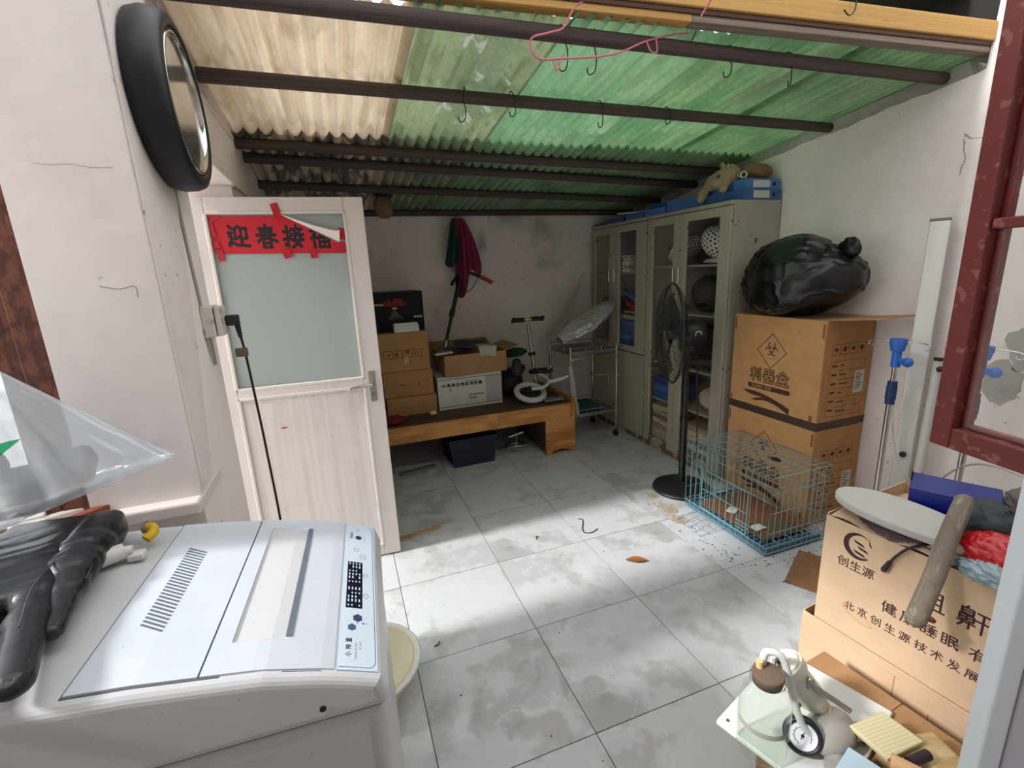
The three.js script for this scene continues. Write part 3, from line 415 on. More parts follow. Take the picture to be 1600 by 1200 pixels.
// ---------------------------------------------------------------- hanging plastic bag
{ const b = thing('plastic_bag', 'translucent white plastic bag hanging from the brown window frame', 'bag', [-0.79, 0, 1.395]);
  const yk = 1.365, hw = (t) => 0.012 + 0.3 * Math.pow(t, 0.92), zc = (t) => 0.02 + 0.045 * t;
  const film = phy(0xf8fafc, 0.12, { transmission: 0.68, thickness: 0, map: canvas(512, 512, (g, w, h) => { g.fillStyle = '#f1f4f6'; g.fillRect(0, 0, w, h); g.fillStyle = '#3fa873'; for (const [x, y, a, c] of [[112, 372, 20, 46], [112, 300, 26, 30], [112, 246, 32, 24], [104, 362, 16, 18]]) { g.beginPath(); g.moveTo(x - a, y + c); g.lineTo(x, y - c); g.lineTo(x + a, y + c * 0.6); g.lineTo(x + a * 0.3, y + c); g.fill(); } }) });
  const skin = surf((u, v) => { // u round, v down
    const a = u * Math.PI * 2, c = Math.cos(a), s = Math.sin(a), t = v < 0.78 ? v / 0.78 : 1, q = v < 0.78 ? 0 : (v - 0.78) / 0.22, k = Math.sqrt(Math.max(0, 1 - q * q));
    const pl = t * (0.0035 * Math.sin(a * 19 + 7 * fbm(c * 3, s * 3, v, 2)) + 0.03 * (fbm(c * 4, s * 4, v * 1.2, 4) - 0.5));
    const x = c * (0.01 + (0.262 + pl) * t) * (0.3 + 0.7 * k) + Math.sign(c) * 0.035 * Math.pow(Math.abs(c), 8) * t * k, z = s * (0.008 + (0.078 + pl) * Math.pow(t, 1.3)) * (0.15 + 0.85 * k);
    const y = yk - 0.24 * t - 0.035 * t * s * s - q * 0.055 * (1 - 0.6 * c * c) + 0.012 * (fbm(c * 6, s * 6, v * 8, 3) - 0.5) * t; return [x, y, zc(t) + z];
  }, 260, 60);
  M('film', skin, film, b);
  M('knot', join([new THREE.SphereGeometry(0.02, 16, 12).scale(1.3, 0.8, 1).translate(0, yk + 0.004, 0.02), tube([[0, yk + 0.01, 0.02], [0.02, yk + 0.035, 0.0], [-0.01, yk + 0.05, -0.05], [-0.03, yk + 0.02, -0.12]], 0.006, 20, 6)]), std(0xe6e8e8, 0.5), b);
}
const packetShape = (l, i) => { const g = new RoundedBoxGeometry(l, 0.05, 0.075, 8, 0.018), p = g.attributes.position; for (let j = 0; j < p.count; j++) { const x = p.getX(j), y = p.getY(j), z = p.getZ(j), d = 0.03 * (fbm(x * 14 + i * 5, y * 14, z * 14, 3) - 0.5); p.setXYZ(j, x + d, y + d * 1.2, z + d); } g.computeVertexNormals(); return g; };
{ const k = thing('paper_wad', 'dark grey printed packets inside the hanging bag', 'packet', [-0.79, 0, 1.395]);
  const cov = [0x2a2d32, 0x22383c, 0x33373d, 0x1e2126];
  [[-0.13, 1.1, 0.066, 0.16, 0.05, 0.10], [0.02, 1.095, 0.068, 0.17, 0.1, -0.05], [0.13, 1.115, 0.066, 0.1, 0.3, 0.06], [-0.04, 1.14, 0.06, 0.16, -0.2, 0.12]].forEach(([x, y, z, l, a, c], i) => M('packet', packetShape(l, i), std(cov[i], 0.5), k, [x, y + 0.01, z], [0.45, a * 0.5, a * 0.5]));
  M('teal_label', rbox(-0.04, 0.04, 0.0, 0.004, -0.006, 0.006, 0.001), std(0x1c6a6a, 0.5), k, [0.08, 1.09, 0.09], [0.9, 0.1, 0.3]);
}
// ---------------------------------------------------------------- on the pier
{ const c = thing('round_mirror', 'round black rimmed mirror hung high on the plastered pier', 'mirror', [XL, 1.9, 1.07]); // axis along +x
  const L2 = (p, s = 56) => lathe(p, s).rotateZ(-Math.PI / 2);
  M('rim', L2([[0.0, 0.001], [0.172, 0.001], [0.192, 0.01], [0.199, 0.035], [0.197, 0.062], [0.19, 0.078], [0.178, 0.084], [0.166, 0.084], [0.158, 0.076], [0.156, 0.06], [0, 0.06]]), std(0x0b0c0f, 0.5), c);
  tag(M('inner_ring', L2([[0.157, 0.07], [0.157, 0.082], [0.149, 0.082], [0.147, 0.07]]), chrome, c), 'thin bright metal ring');
  M('mirror_glass', L2([[0, 0.07], [0.15, 0.07], [0.15, 0.0735], [0, 0.0735]]), std(0xb9b6ad, 0.12, { metalness: 0.85 }), c);
}
{ const s = thing('wall_socket', 'grimy white surface socket box on the pier edge', 'socket', [XL, 1.36, 0.955]);
  const m = std(0xffffff, 0.6, { map: mapped(tex(128, 128, (u, v) => { const n = fbm(u * 6, v * 6, 301, 4, 6); return mix([206, 202, 192], [150, 143, 132], step(0.55, 0.8, n)); }), 6) });
  M('box', planar(rbox(0, 0.032, -0.045, 0.045, -0.045, 0.045, 0.005)), m, s); M('face_plate', planar(rbox(0.034, 0.05, -0.043, 0.043, -0.043, 0.043, 0.006)), m, s);
  M('conduit', tube([[0.004, 0.045, 0.03], [0.004, 0.2, 0.05], [0.004, 0.45, 0.075], [0.004, 0.6, 0.09]], 0.004, 30, 6), std(0xa8a298, 0.7), s); M('loose_wire', tube([[0.006, -0.045, 0.01], [0.008, -0.1, 0.005], [0.006, -0.13, 0.0], [0.006, -0.105, 0.02], [0.004, -0.02, 0.048]], 0.003, 30, 6), std(0xa8a298, 0.7), s);
}
{ const p = thing('power_cord', 'black power plug and cord hanging from the grimy socket', 'cord', [XL + 0.052, 1.36, 0.945]);
  M('plug', join([rbox(0, 0.035, -0.018, 0.014, -0.014, 0.014, 0.005, 3), bar(V(0.026, -0.005, 0), V(0.03, -0.055, 0), 0.009, 10, 0.006)]), blackPlastic, p);
  M('cable', tube([[0.03, -0.05, 0], [0.034, -0.1, -0.004], [0.038, -0.22, -0.01], [0.044, -0.42, -0.012], [0.05, -0.75, 0.0], [0.03, -1.05, 0.02], [-0.02, -1.345, 0.03]], 0.0038, 60, 8), std(0x1a1216, 0.55), p);
  tag(M('cable_tag', rbox(0.008, 0.042, -0.115, -0.088, -0.012, 0.002, 0.003), std(0x6e5a4c, 0.8), p), 'brown paper tag round the cord');
}
// ---------------------------------------------------------------- basin behind the washing machine
{ const b = thing('plastic_basin', 'cream plastic basin on the floor behind the washing machine', 'basin', [-0.185, 0, 1.05]);
  M('bowl', lathe([[0, 0.0], [0.125, 0.0], [0.13, 0.004], [0.178, 0.125], [0.196, 0.128], [0.2, 0.122], [0.197, 0.117], [0.186, 0.12], [0.18, 0.12]].concat([[0.174, 0.124], [0.126, 0.01], [0, 0.008]]), 48), phy(0xe6e2c4, 0.4, { transmission: 0.25, thickness: 0 }), b);
  M('rim', new THREE.TorusGeometry(0.196, 0.006, 10, 56).rotateX(Math.PI / 2).translate(0, 0.124, 0), std(0xc9d6d2, 0.4), b); }
// ---------------------------------------------------------------- steel cabinets
const CF = 2.16, CB = 2.54;
const cabPaint = std(0xffffff, 0.45, { map: mapped(tex(512, 512, (u, v) => { const n = fbm(u * 5, v * 5, 310, 4, 5), s = fbm(u * 22, v * 22, 311, 3, 22), wv = fbm(u * 3, v * 3, 312, 2, 3); let q = mix([184, 177, 160], [174, 166, 149], n); if (s > 0.82 && wv > 0.56) q = mix(q, [74, 62, 52], 0.85); return q; }), 1.1) });
const chipped = std(0xffffff, 0.6, { map: mapped(tex(512, 512, (u, v) => { const n = fbm(u * 6, v * 6, 315, 4, 6), s = fbm(u * 7, v * 7, 316, 5, 7), d = fbm(u * 40, v * 40, 317, 2, 40); let q = mix([186, 180, 164], [168, 160, 142], n); if (s > 0.57) q = mix(q, [104, 80, 58], step(0.57, 0.6, s) * 0.8); if (d > 0.8) q = mix(q, [40, 34, 30], 0.8); return q; }), 2) });
const cabIn = std(0x8a8c86, 0.7);
const cabGlass = phy(0xffffff, 0.04, { transmission: 1, thickness: 0, ior: 1.45 });
function cabinet(label, z0, z1, gy0, shelves, doors, tall) {
  const c = thing('steel_cabinet', label, 'cabinet'), H0 = 1.82, A = (n, x0, x1, y0, y1, za, zb, m = cabPaint, p = c, r = 0.003) => M(n, planar(rbox(x0, x1, y0, y1, za, zb, r)), m, p);
  A('side_panel', CF + 0.02, CB, 0.0, H0, z0, z0 + 0.012); A('side_panel', CF + 0.02, CB, 0.0, H0, z1 - 0.012, z1); A('top_panel', CF + 0.004, CB, H0 - 0.025, H0, z0 + 0.012, z1 - 0.012); A('back_panel', CB - 0.012, CB, 0.03, H0 - 0.025, z0 + 0.012, z1 - 0.012, cabIn); A('plinth', CF + 0.012, CB - 0.012, 0, 0.045, z0 + 0.012, z1 - 0.012, chipped);
  for (const y of shelves) A('shelf', CF + 0.04, CB - 0.014, y - 0.016, y, z0 + 0.014, z1 - 0.014, std(0xa6a294, 0.5));
  doors.forEach(([za, zb, ga, gb], k) => {
    const g = new THREE.Group(); g.name = 'door'; c.add(g); const D = (n, y0, y1, a, b, m = cabPaint) => A(n, CF - 0.002, CF + 0.018, y0, y1, a, b, m, g, 0.004);
    D('stile', gy0 - 0.05, H0 - 0.03, za, ga); D('stile', gy0 - 0.05, H0 - 0.03, gb, zb); D('rail', 1.735, H0 - 0.03, ga, gb); D('rail', gy0 - 0.05, gy0, ga, gb, tall ? chipped : cabPaint);
    M('pane', box(CF + 0.007, CF + 0.011, gy0 - 0.005, 1.74, ga - 0.005, gb + 0.005), cabGlass, g);
    const hz = k ? ga - 0.035 : gb + 0.035; M('handle', join([bar(V(CF - 0.026, 1.33, hz), V(CF - 0.026, 1.43, hz), 0.006, 10), bar(V(CF - 0.026, 1.335, hz), V(CF, 1.335, hz), 0.005, 8), bar(V(CF - 0.026, 1.425, hz), V(CF, 1.425, hz), 0.005, 8)]), chrome, g);
    if (!tall) A('lower_door', CF - 0.002, CF + 0.018, 0.05, gy0 - 0.058, za, zb, cabPaint, c, 0.004);
  });
  return c;
}
cabinet('beige steel cabinet with half height glass doors in the back corner', -1.455, -0.617, 0.8, [1.41, 1.03, 0.785], [[-1.45, -1.082, -1.396, -1.154], [-1.078, -0.622, -1.0, -0.755]], false);
cabinet('beige steel cabinet with full height glass doors behind the fan', -0.61, 0.228, 0.1, [1.45, 1.115, 0.72, 0.42, 0.09], [[-0.605, -0.24, -0.54, -0.302], [-0.236, 0.223, -0.17, 0.13]], true);

// ---------------------------------------------------------------- file boxes on top and inside
const fileBlue = [0x3d64a0, 0x4c7cc0, 0x34548a, 0x456a9c].map((c) => std(c, 0.5));
function fileBox(label, x, y, z, turn, k, L = 0.33, T = 0.055, D = 0.235, group) { // spine faces +z
  const f = thing('file_box', label, 'file box', [x, y, z], turn, group);
  M('case', rbox(-D / 2, D / 2, 0, T, -L / 2, L / 2, 0.003), fileBlue[k % 4], f);
  M('spine_label', rbox(-0.075, 0.055, 0.01, T - 0.01, L / 2, L / 2 + 0.001, 0.0005), std(0xd4d4cc, 0.7), f);
  M('finger_hole', new THREE.CylinderGeometry(0.011, 0.011, 0.002, 18).rotateX(Math.PI / 2).translate(0.088, T / 2, L / 2 + 0.001), std(0x10182c, 0.8), f); return f;
}
fileBox('blue file box with label at the near end of the cabinet top, lower one', 2.38, 1.821, 0.06, 0.02, 0, 0.34, 0.062, 0.3);
fileBox('blue file box stacked on the lower one at the near end of the cabinet top', 2.4, 1.884, 0.05, -0.03, 1, 0.33, 0.06, 0.27);
fileBox('blue file box under the soft toy on the cabinet top', 2.27, 1.821, -0.255, 0.35, 0, 0.27, 0.075, 0.2);
fileBox('flat blue file box in the middle of the cabinet top', 2.28, 1.821, -0.53, 0.0, 1, 0.24, 0.045);
fileBox('dark blue file box lying on the flat one mid cabinet top', 2.3, 1.867, -0.5, 0.1, 2, 0.22, 0.035);
fileBox('light blue file box on the far cabinet top', 2.28, 1.821, -0.79, 0.0, 3, 0.24, 0.04);
fileBox('greyish blue file box at the far end of the cabinet top', 2.28, 1.821, -1.08, 0.0, 2, 0.26, 0.034);
solo('paper_folder', planar(rbox(-0.1, 0.1, 0, 0.012, -0.17, 0.17, 0.002)), std(0xcfcac0, 0.8), 'pale folder lying tilted on the far file boxes', 'folder', [2.27, 1.87, -0.87], [0.06, 0.1, 0]);
solo('paper_folder', planar(rbox(-0.11, 0.11, 0, 0.02, -0.15, 0.15, 0.003)), std(0x57595e, 0.8), 'grey folder at the very back of the cabinet top', 'folder', [2.3, 1.821, -1.32], [0, 0, 0]);
{ // soft toy slumped over the boxes
  const t = thing('soft_toy', 'fluffy brown grey soft toy slumped over the blue file boxes', 'soft toy', [2.25, 1.945, 0.015]);
  const fur = std(0xffffff, 1, { map: mapped(tex(128, 128, (u, v) => { const n = fbm(u * 16, v * 16, 320, 3, 16); return mix([150, 126, 100], [190, 168, 142], n); }), 8), bumpMap: mapped(grain, 5), bumpScale: 0.006 });
  const wob = (x, y, z) => 0.01 * (fbm(x * 60, y * 60, z * 60, 2) - 0.5);
  M('body', planar(sdf((x, y, z) => { let d = capsule(x, y, z, [0.02, 0.02, -0.05], [0.03, 0.045, 0.05], 0.055, 0.06); for (const [a, b, r] of [[[0, 0.02, -0.08], [-0.05, -0.06, -0.1], 0.028], [[-0.05, -0.06, -0.1], [-0.07, -0.08, -0.09], 0.024], [[0, 0.02, 0.07], [-0.055, -0.045, 0.09], 0.027], [[-0.03, 0.02, 0.03], [-0.06, -0.005, 0.04], 0.03]]) d = smin(d, capsule(x, y, z, a, b, r, r * 0.9), 0.03); return d + wob(x, y, z); }, [-0.16, -0.16, -0.16], [0.16, 0.16, 0.16], 56)), fur, t);
  M('ear', planar(sdf((x, y, z) => smin(capsule(x, y, z, [0.0, 0.07, 0.04], [-0.01, 0.11, 0.02], 0.02, 0.012), capsule(x, y, z, [0.0, 0.06, 0.07], [-0.02, 0.09, 0.085], 0.018, 0.012), 0.01) + wob(x, y, z), [-0.1, -0.02, -0.06], [0.1, 0.16, 0.14], 40)), fur, t);
  M('eye', new THREE.SphereGeometry(0.008, 10, 8).translate(-0.06, 0.034, 0.05), blackPlastic, t);
}
const crumple = (sx, sy, sz, f, a, k, det = 48) => { const g = new THREE.SphereGeometry(1, det, Math.round(det * 0.7)), p = g.attributes.position; for (let i = 0; i < p.count; i++) { const x = p.getX(i), y = p.getY(i), z = p.getZ(i); const r = 1 + a * (fbm(x * f + k, y * f, z * f, 4) - 0.5) * 2 - a * 0.6 * Math.pow(1 - Math.abs(2 * fbm(x * f * 1.4 + 9, y * f * 1.4 + k, z * f * 1.4, 3) - 1), 6); p.setXYZ(i, x * r * sx, Math.max(y * r, -0.92) * sy, z * r * sz); } g.computeVertexNormals(); return g; };
solo('brown_bag', crumple(0.1, 0.055, 0.1, 2.4, 0.14, 3), std(0x8a6a4a, 0.6), 'brown bag lying on the file boxes against the side wall', 'bag', [2.44, 1.997, 0.1]);
solo('grey_cushion', crumple(0.09, 0.06, 0.13, 1.6, 0.1, 5), std(0x6d6a68, 0.9), 'grey cushion behind the soft toy under the roof', 'cushion', [2.42, 2.0, -0.09]);
solo('silver_bow', join([new THREE.TorusGeometry(0.018, 0.006, 8, 18).rotateY(0.6).translate(0, 0, -0.018), new THREE.TorusGeometry(0.018, 0.006, 8, 18).rotateY(-0.4).translate(0, 0, 0.018)]), chrome, 'small shiny bow beside the soft toy', 'bow', [2.28, 1.97, 0.155]);

// contents behind glass
const stackOf = (name, list, x, y, z, w, d, category, where) => { let h = y; list.forEach(([col, t, adj]) => { solo(name, rbox(-w / 2, w / 2, 0, t - 0.001, -d / 2, d / 2, Math.min(0.006, t / 3)), std(col, 0.6), adj + ' ' + where, category, [x + rr(-0.008, 0.008), h, z + rr(-0.008, 0.008)], [0, rr(-0.06, 0.06), 0]); h += t; }); };
stackOf('flat_pack', [[0xd8d4cc, 0.03, 'lowest white pack'], [0xb8b2a8, 0.026, 'thin grey pack'], [0xe2ded8, 0.034, 'thick white pack'], [0xd2ccc4, 0.028, 'cream pack'], [0xc8beb4, 0.022, 'topmost beige pack']], 2.31, 1.411, -0.95, 0.24, 0.11, 'pack', 'in the pile on the upper shelf of the half glazed cabinet');
solo('red_pouch', crumple(0.09, 0.065, 0.055, 2.6, 0.12, 8), std(0xa8121c, 0.5), 'red pouch beside the white packs in the half glazed cabinet', 'pouch', [2.29, 1.47, -0.815]);
solo('document_folder', planar(rbox(-0.1, 0.1, 0, 0.03, -0.1, 0.1, 0.003)), std(0x30497e, 0.6), 'dark blue folder lying on top of the pale packs', 'folder', [2.31, 1.553, -0.9], [0, 0.05, 0]);
solo('document_folder', rbox(-0.1, 0.1, 0, 0.03, -0.11, 0.11, 0.003), std(0x3a6cb4, 0.5), 'blue folder leaning over the red one on the middle shelf', 'folder', [2.3, 1.19, -0.88], [0.35, 0, 0]);
solo('document_folder', rbox(-0.1, 0.1, 0, 0.04, -0.1, 0.1, 0.004), std(0xa81c1c, 0.5), 'red folder on the middle shelf of the half glazed cabinet', 'folder', [2.3, 1.11, -0.86], [0.22, 0, 0]);
stackOf('magazine', [[0xc4beb2, 0.02, 'pale lower magazine'], [0x50463e, 0.018, 'dark magazine'], [0xbc8a7c, 0.02, 'pinkish upper magazine']], 2.3, 1.031, -0.88, 0.22, 0.2, 'magazine', 'under the red folder in the half glazed cabinet');
{ const nm = ['lowest', 'second', 'third', 'topmost']; for (let c = 0; c < 2; c++) for (let r = 0; r < 4; r++) solo('binder', rbox(-0.11, 0.11, 0, 0.052, -0.06, 0.06, 0.004), fileBlue[(r + c * 2) % 4], `${nm[r]} blue binder of the ${c ? 'nearer' : 'farther'} pile at the bottom of the half glazed cabinet`, 'binder', [2.3, 0.786 + r * 0.054, -0.945 + c * 0.13], [0, rr(-0.03, 0.03), 0], 'blue binders in the half glazed cabinet'); }
solo('white_cable', join([tube([[0, 0.0, -0.06], [0, 0.14, -0.05], [0.01, 0.17, 0], [0, 0.1, 0.03], [0, 0.03, 0.05], [0, 0.1, 0.08]], 0.006, 50, 6), tube([[0.02, 0.0, -0.03], [0.02, 0.13, -0.02], [0.02, 0.06, 0.02], [0.02, 0.0, 0.03]], 0.006, 40, 6)]), whitePlastic, 'coiled white cable behind the far left glass door', 'cable', [2.28, 1.418, -1.29]);
solo('carton', planar(rbox(-0.1, 0.1, 0, 0.16, -0.1, 0.1, 0.003)), cardDark, 'small brown carton on the middle shelf behind the far left glass door', 'carton', [2.33, 1.031, -1.28]);
const dots = std(0xffffff, 0.85, { map: canvas(512, 512, (g, w, h) => { g.fillStyle = '#e2e0da'; g.fillRect(0, 0, w, h); g.fillStyle = '#20242a'; for (let j = 0; j < 14; j++) for (let i = 0; i < 14; i++) { g.beginPath(); g.arc((i + (j % 2) / 2 + 0.25) * w / 14, (j + 0.5) * h / 14, 10, 0, 7); g.fill(); } }) });
dots.map.wrapS = dots.map.wrapT = THREE.RepeatWrapping; dots.map.repeat.set(1.7, 0.95);
solo('dotted_pillow', crumple(0.11, 0.1, 0.16, 1.5, 0.1, 11, 64).rotateX(0.5), dots, 'black dotted white pillow behind the nearest glass door, top shelf', 'pillow', [2.32, 1.585, -0.02]);
solo('dotted_pillow', crumple(0.11, 0.07, 0.15, 1.5, 0.1, 14, 64).rotateX(-0.55), dots, 'black dotted white pillow behind the second glass door, top shelf', 'pillow', [2.32, 1.56, -0.36]);
solo('folded_cloth', crumple(0.12, 0.02, 0.12, 3, 0.15, 17), std(0xc9c8c4, 0.8), 'folded pale cloth under the dotted pillow in the nearest door', 'cloth', [2.3, 1.47, 0.02]);
solo('round_case', new THREE.SphereGeometry(0.13, 36, 24).scale(0.85, 1, 1), std(0x141416, 0.6), 'round black case on the shelf under the dotted pillows', 'case', [2.36, 1.247, -0.15]);
solo('maroon_bag', crumple(0.09, 0.12, 0.08, 2.2, 0.08, 19), std(0x6e3434, 0.8), 'maroon cloth bag beside the round black case', 'bag', [2.32, 1.23, 0.11]);
solo('black_carton', planar(rbox(-0.13, 0.13, 0, 0.3, -0.17, 0.17, 0.006)), std(0x241a20, 0.6), 'large dark carton on the third shelf behind the fan motor', 'carton', [2.36, 0.721, 0.02]);
solo('yellow_bag', crumple(0.07, 0.11, 0.05, 2.5, 0.14, 23), std(0x9c8038, 0.7), 'yellow packet on the third shelf behind the fan grille', 'packet', [2.3, 0.83, -0.44]);
{ const nm = ['lowest', 'middle', 'upper']; for (let k = 0; k < 3; k++) solo('binder', rbox(-0.11, 0.11, 0, 0.055, -0.12, 0.12, 0.004), fileBlue[k], `${nm[k]} blue binder behind the lower fan grille`, 'binder', [2.32, 0.421 + k * 0.057, -0.42], [0, rr(-0.05, 0.05), 0]); }
solo('white_cloth', crumple(0.1, 0.09, 0.13, 2.4, 0.12, 27), std(0xbdbab2, 0.85), 'bundle of white cloth on the low shelf in the nearest door', 'cloth', [2.34, 0.503, 0.0]);
{ const pm = [0xb9a888, 0xc6b89c, 0x9f9078, 0xd0c4aa, 0x8c7d68].map((c) => std(c, 0.9)); let y = 0.092, k = 0; const w2 = ['bottom', 'second', 'third', 'fourth', 'fifth', 'sixth', 'top'];
  while (y < 0.36) { const t = rr(0.03, 0.045); if (k > 6) break; solo('paper_pile', planar(rbox(-0.12, 0.12, 0, t - 0.002, -0.12, 0.12, 0.003)), pm[k % 5], `${w2[k]} bundle of yellowed paper at the bottom of the second glass door`, 'paper', [2.32, y, -0.42], [rr(-0.02, 0.02), rr(-0.15, 0.15), 0], 'yellowed paper bundles'); y += t; k++; }
  y = 0.092; k = 0; while (y < 0.3) { const t = rr(0.03, 0.045); if (k > 6) break; solo('paper_pile', planar(rbox(-0.12, 0.12, 0, t - 0.002, -0.14, 0.14, 0.003)), pm[(k + 2) % 5], `${w2[k]} bundle of yellowed paper at the bottom of the nearest glass door`, 'paper', [2.32, y, -0.02], [rr(-0.02, 0.02), rr(-0.15, 0.15), 0], 'yellowed paper bundles'); y += t; k++; } }

// ---------------------------------------------------------------- wooden bench
{ const b = thing('wooden_bench', 'low wooden bench with dark top and scalloped end panel', 'bench');
  const oak = std(0xffffff, 0.6, { map: mapped(woodTex([176, 116, 58], [206, 150, 84], 21), 1.1) }), darkTop = std(0xffffff, 0.7, { map: mapped(woodTex([70, 48, 40], [92, 66, 54], 24), 1) });
  M('bench_top', planar(rbox(-0.42, 1.54, 0.398, 0.42, -1.48, -0.705, 0.004)), darkTop, b);
  M('front_board', planar(rbox(-0.42, 1.535, 0.292, 0.415, -0.72, -0.695, 0.004)), oak, b);
  M('back_board', planar(rbox(-0.42, 1.535, 0.3, 0.398, -1.48, -1.46, 0.004)), oak, b);
  const foot = (w) => [[0, 0], [0.035, 0.0], [0.06, 0.03], [w / 2 - 0.05, 0.028], [w / 2, 0.04], [w / 2 + 0.05, 0.028], [w - 0.06, 0.03], [w - 0.035, 0], [w, 0]];
  M('end_panel', planar(prism([...foot(0.255), [0.255, 0.292], [0, 0.292]], 0.02, 0.002, 1).translate(1.315, 0, -0.722)), oak, b);
  M('end_side', planar(prism([[0, 0.006], [0.08, 0.006], [0.1, 0.035], [0.65, 0.035], [0.67, 0.006], [0.755, 0.006], [0.755, 0.45], [0, 0.45]], 0.025, 0.002, 1).rotateY(Math.PI / 2).translate(1.545, 0, -0.703)), oak, b);
  M('inner_side', planar(rbox(1.315, 1.333, 0.03, 0.292, -1.46, -0.722, 0.002)), darkTop, b); M('inner_shelf', planar(rbox(1.333, 1.545, 0.06, 0.078, -1.46, -0.722, 0.002)), darkTop, b);
  M('leg', planar(rbox(-0.41, -0.35, 0, 0.292, -0.79, -0.722, 0.003)), oak, b); M('leg', planar(rbox(-0.41, -0.35, 0, 0.292, -1.46, -1.4, 0.003)), oak, b);
}
// stacked cartons
const icons = canvas(512, 380, (g, w, h) => { cardBase(g, w, h, [186, 142, 94], [166, 122, 78], 31); g.strokeStyle = '#5c3d24'; g.lineWidth = 5; for (let k = 0; k < 4; k++) g.strokeRect(60 + k * 98, 170, 84, 78); g.fillStyle = '#5c3d24'; g.beginPath(); g.moveTo(80, 214); g.lineTo(120, 196); g.lineTo(130, 214); g.fill(); g.fillRect(176, 190, 24, 40); g.beginPath(); g.arc(298, 200, 24, Math.PI, 0); g.fill(); g.fillRect(296, 200, 5, 36); g.fillRect(372, 186, 8, 46); g.fillRect(398, 186, 8, 46); g.fillStyle = 'rgba(225,215,200,0.5)'; g.fillRect(260, 240, 40, 70); });
const plainCard = canvas(256, 160, (g, w, h) => { cardBase(g, w, h, [180, 134, 88], [160, 116, 74], 37); g.fillStyle = 'rgba(110,66,36,0.7)'; g.beginPath(); g.ellipse(90, 84, 16, 5, 0, 0, 7); g.fill(); g.fillRect(178, 76, 8, 18); });
function carton(label, x0, x1, y0, y1, z0, z1, face, turn = 0, name = 'carton', mat = card, seamed = true) {
  const t = thing(name, label, 'carton', [(x0 + x1) / 2, y0, (z0 + z1) / 2], turn), w = (x1 - x0) / 2, d = (z1 - z0) / 2, h = y1 - y0;
  M('body', planar(rbox(-w, w, 0.0005, h - 0.003, -d, d, 0.004)), mat, t);
  if (seamed) { M('flap', planar(rbox(-w, w, h - 0.0035, h, -d, -0.002, 0.001)), mat, t); M('flap', planar(rbox(-w, w, h - 0.0035, h, 0.002, d, 0.001)), mat, t); }
  if (face) M('printed_face', facing(2 * w - 0.006, h - 0.008).translate(0, h / 2, d + 0.0006), std(0xffffff, 0.85, { map: face }), t); return t;
}
carton('brown carton at the bottom of the stack behind the door', 0.13, 0.505, 0.421, 0.568, -1.32, -0.95, plainCard, 0.02);
carton('brown carton in the middle of the stack behind the door', 0.125, 0.495, 0.57, 0.766, -1.33, -0.955, plainCard, -0.015);
carton('brown carton with handling symbols on top of the stack', 0.095, 0.478, 0.768, 1.056, -1.34, -0.95, icons, 0.01);
{ const pic = canvas(512, 400, (g, w, h) => { g.fillStyle = '#0e1016'; g.fillRect(0, 0, w, h); for (let k = 0; k < 40; k++) { const a = rr(-2.9, -0.2), r = rr(40, 105); g.fillStyle = `rgba(${rr(90, 170) | 0},${rr(20, 60) | 0},${rr(20, 40) | 0},0.5)`; g.beginPath(); g.ellipse(250 + 1.1 * r * Math.cos(a), 150 + 0.75 * r * Math.sin(a), 26, 14, a, 0, 7); g.fill(); } g.fillStyle = '#c99a3a'; g.beginPath(); g.ellipse(250, 165, 26, 14, 0, 0, 7); g.fill(); g.fillStyle = '#4a4a40'; g.beginPath(); g.moveTo(235, 180); g.lineTo(330, 270); g.lineTo(180, 275); g.fill(); for (let k = 0; k < 240; k++) { g.fillStyle = '#77746a'; const y = rr(190, 285), s = (y - 180) * 0.75; g.fillRect(250 + rr(-s, s), y, 3, 3); } g.fillStyle = '#c8b27a'; g.font = 'bold 30px sans-serif'; for (const x of [22, 62, 84, 108, 132]) g.fillRect(x, 110, 18, 22); g.fillStyle = '#b9bab2'; for (let k = 0; k < 3; k++) g.fillRect(420 + k * 28, 252, 22, 22); });
  carton('black gift carton printed with red and gold on the carton stack', 0.06, 0.475, 1.058, 1.35, -1.38, -1.04, pic, 0.03, 'gift_carton', std(0x15161b, 0.55), false); }
{ const t = thing('white_box', 'small white box lying in front of the black gift carton', 'box', [0.33, 1.058, -0.985], 0.04); M('base', rbox(-0.09, 0.09, 0, 0.05, -0.035, 0.035, 0.003), std(0xd9d8d4, 0.6), t); M('lid', rbox(-0.088, 0.083, 0.051, 0.066, -0.035, 0.033, 0.003), std(0xe4e3df, 0.6), t); }
{ const pr = canvas(1040, 540, (g, w, h) => { g.fillStyle = '#cfcdc7'; g.fillRect(0, 0, w, h); g.fillStyle = '#aeada8'; g.fillRect(770, 40, 270, 460); g.strokeStyle = '#2a2624'; g.lineWidth = 9; g.beginPath(); g.moveTo(0, 38); g.lineTo(w, 38); g.moveTo(0, 500); g.lineTo(w, 500); g.stroke(); g.fillStyle = '#6c5a34'; g.beginPath(); g.ellipse(92, 138, 36, 24, 0, 0, 7); g.fill(); g.fillStyle = '#cfcdc7'; g.font = 'bold 30px sans-serif'; g.fillText('GP', 70, 148); g.strokeStyle = '#262422'; write(g, '奥美拉唑肠溶胶囊', 140, 110, 62, 11, 9); g.fillStyle = '#8e8a84'; g.fillRect(180, 196, 26, 50); for (let k = 0; k < 7; k++) g.fillRect(190 + k * 26, 350 + (k % 2) * 3, 18, 10); g.fillRect(480, 320, 260, 30); g.fillRect(490, 372, 130, 36); g.fillRect(440, 82, 220, 12); });
  carton('white medicine carton with black printed line of characters on the bench', 0.522, 1.045, 0.421, 0.685, -1.33, -0.955, pr, 0.0, 'medicine_carton', std(0xc6c3bb, 0.75)); }
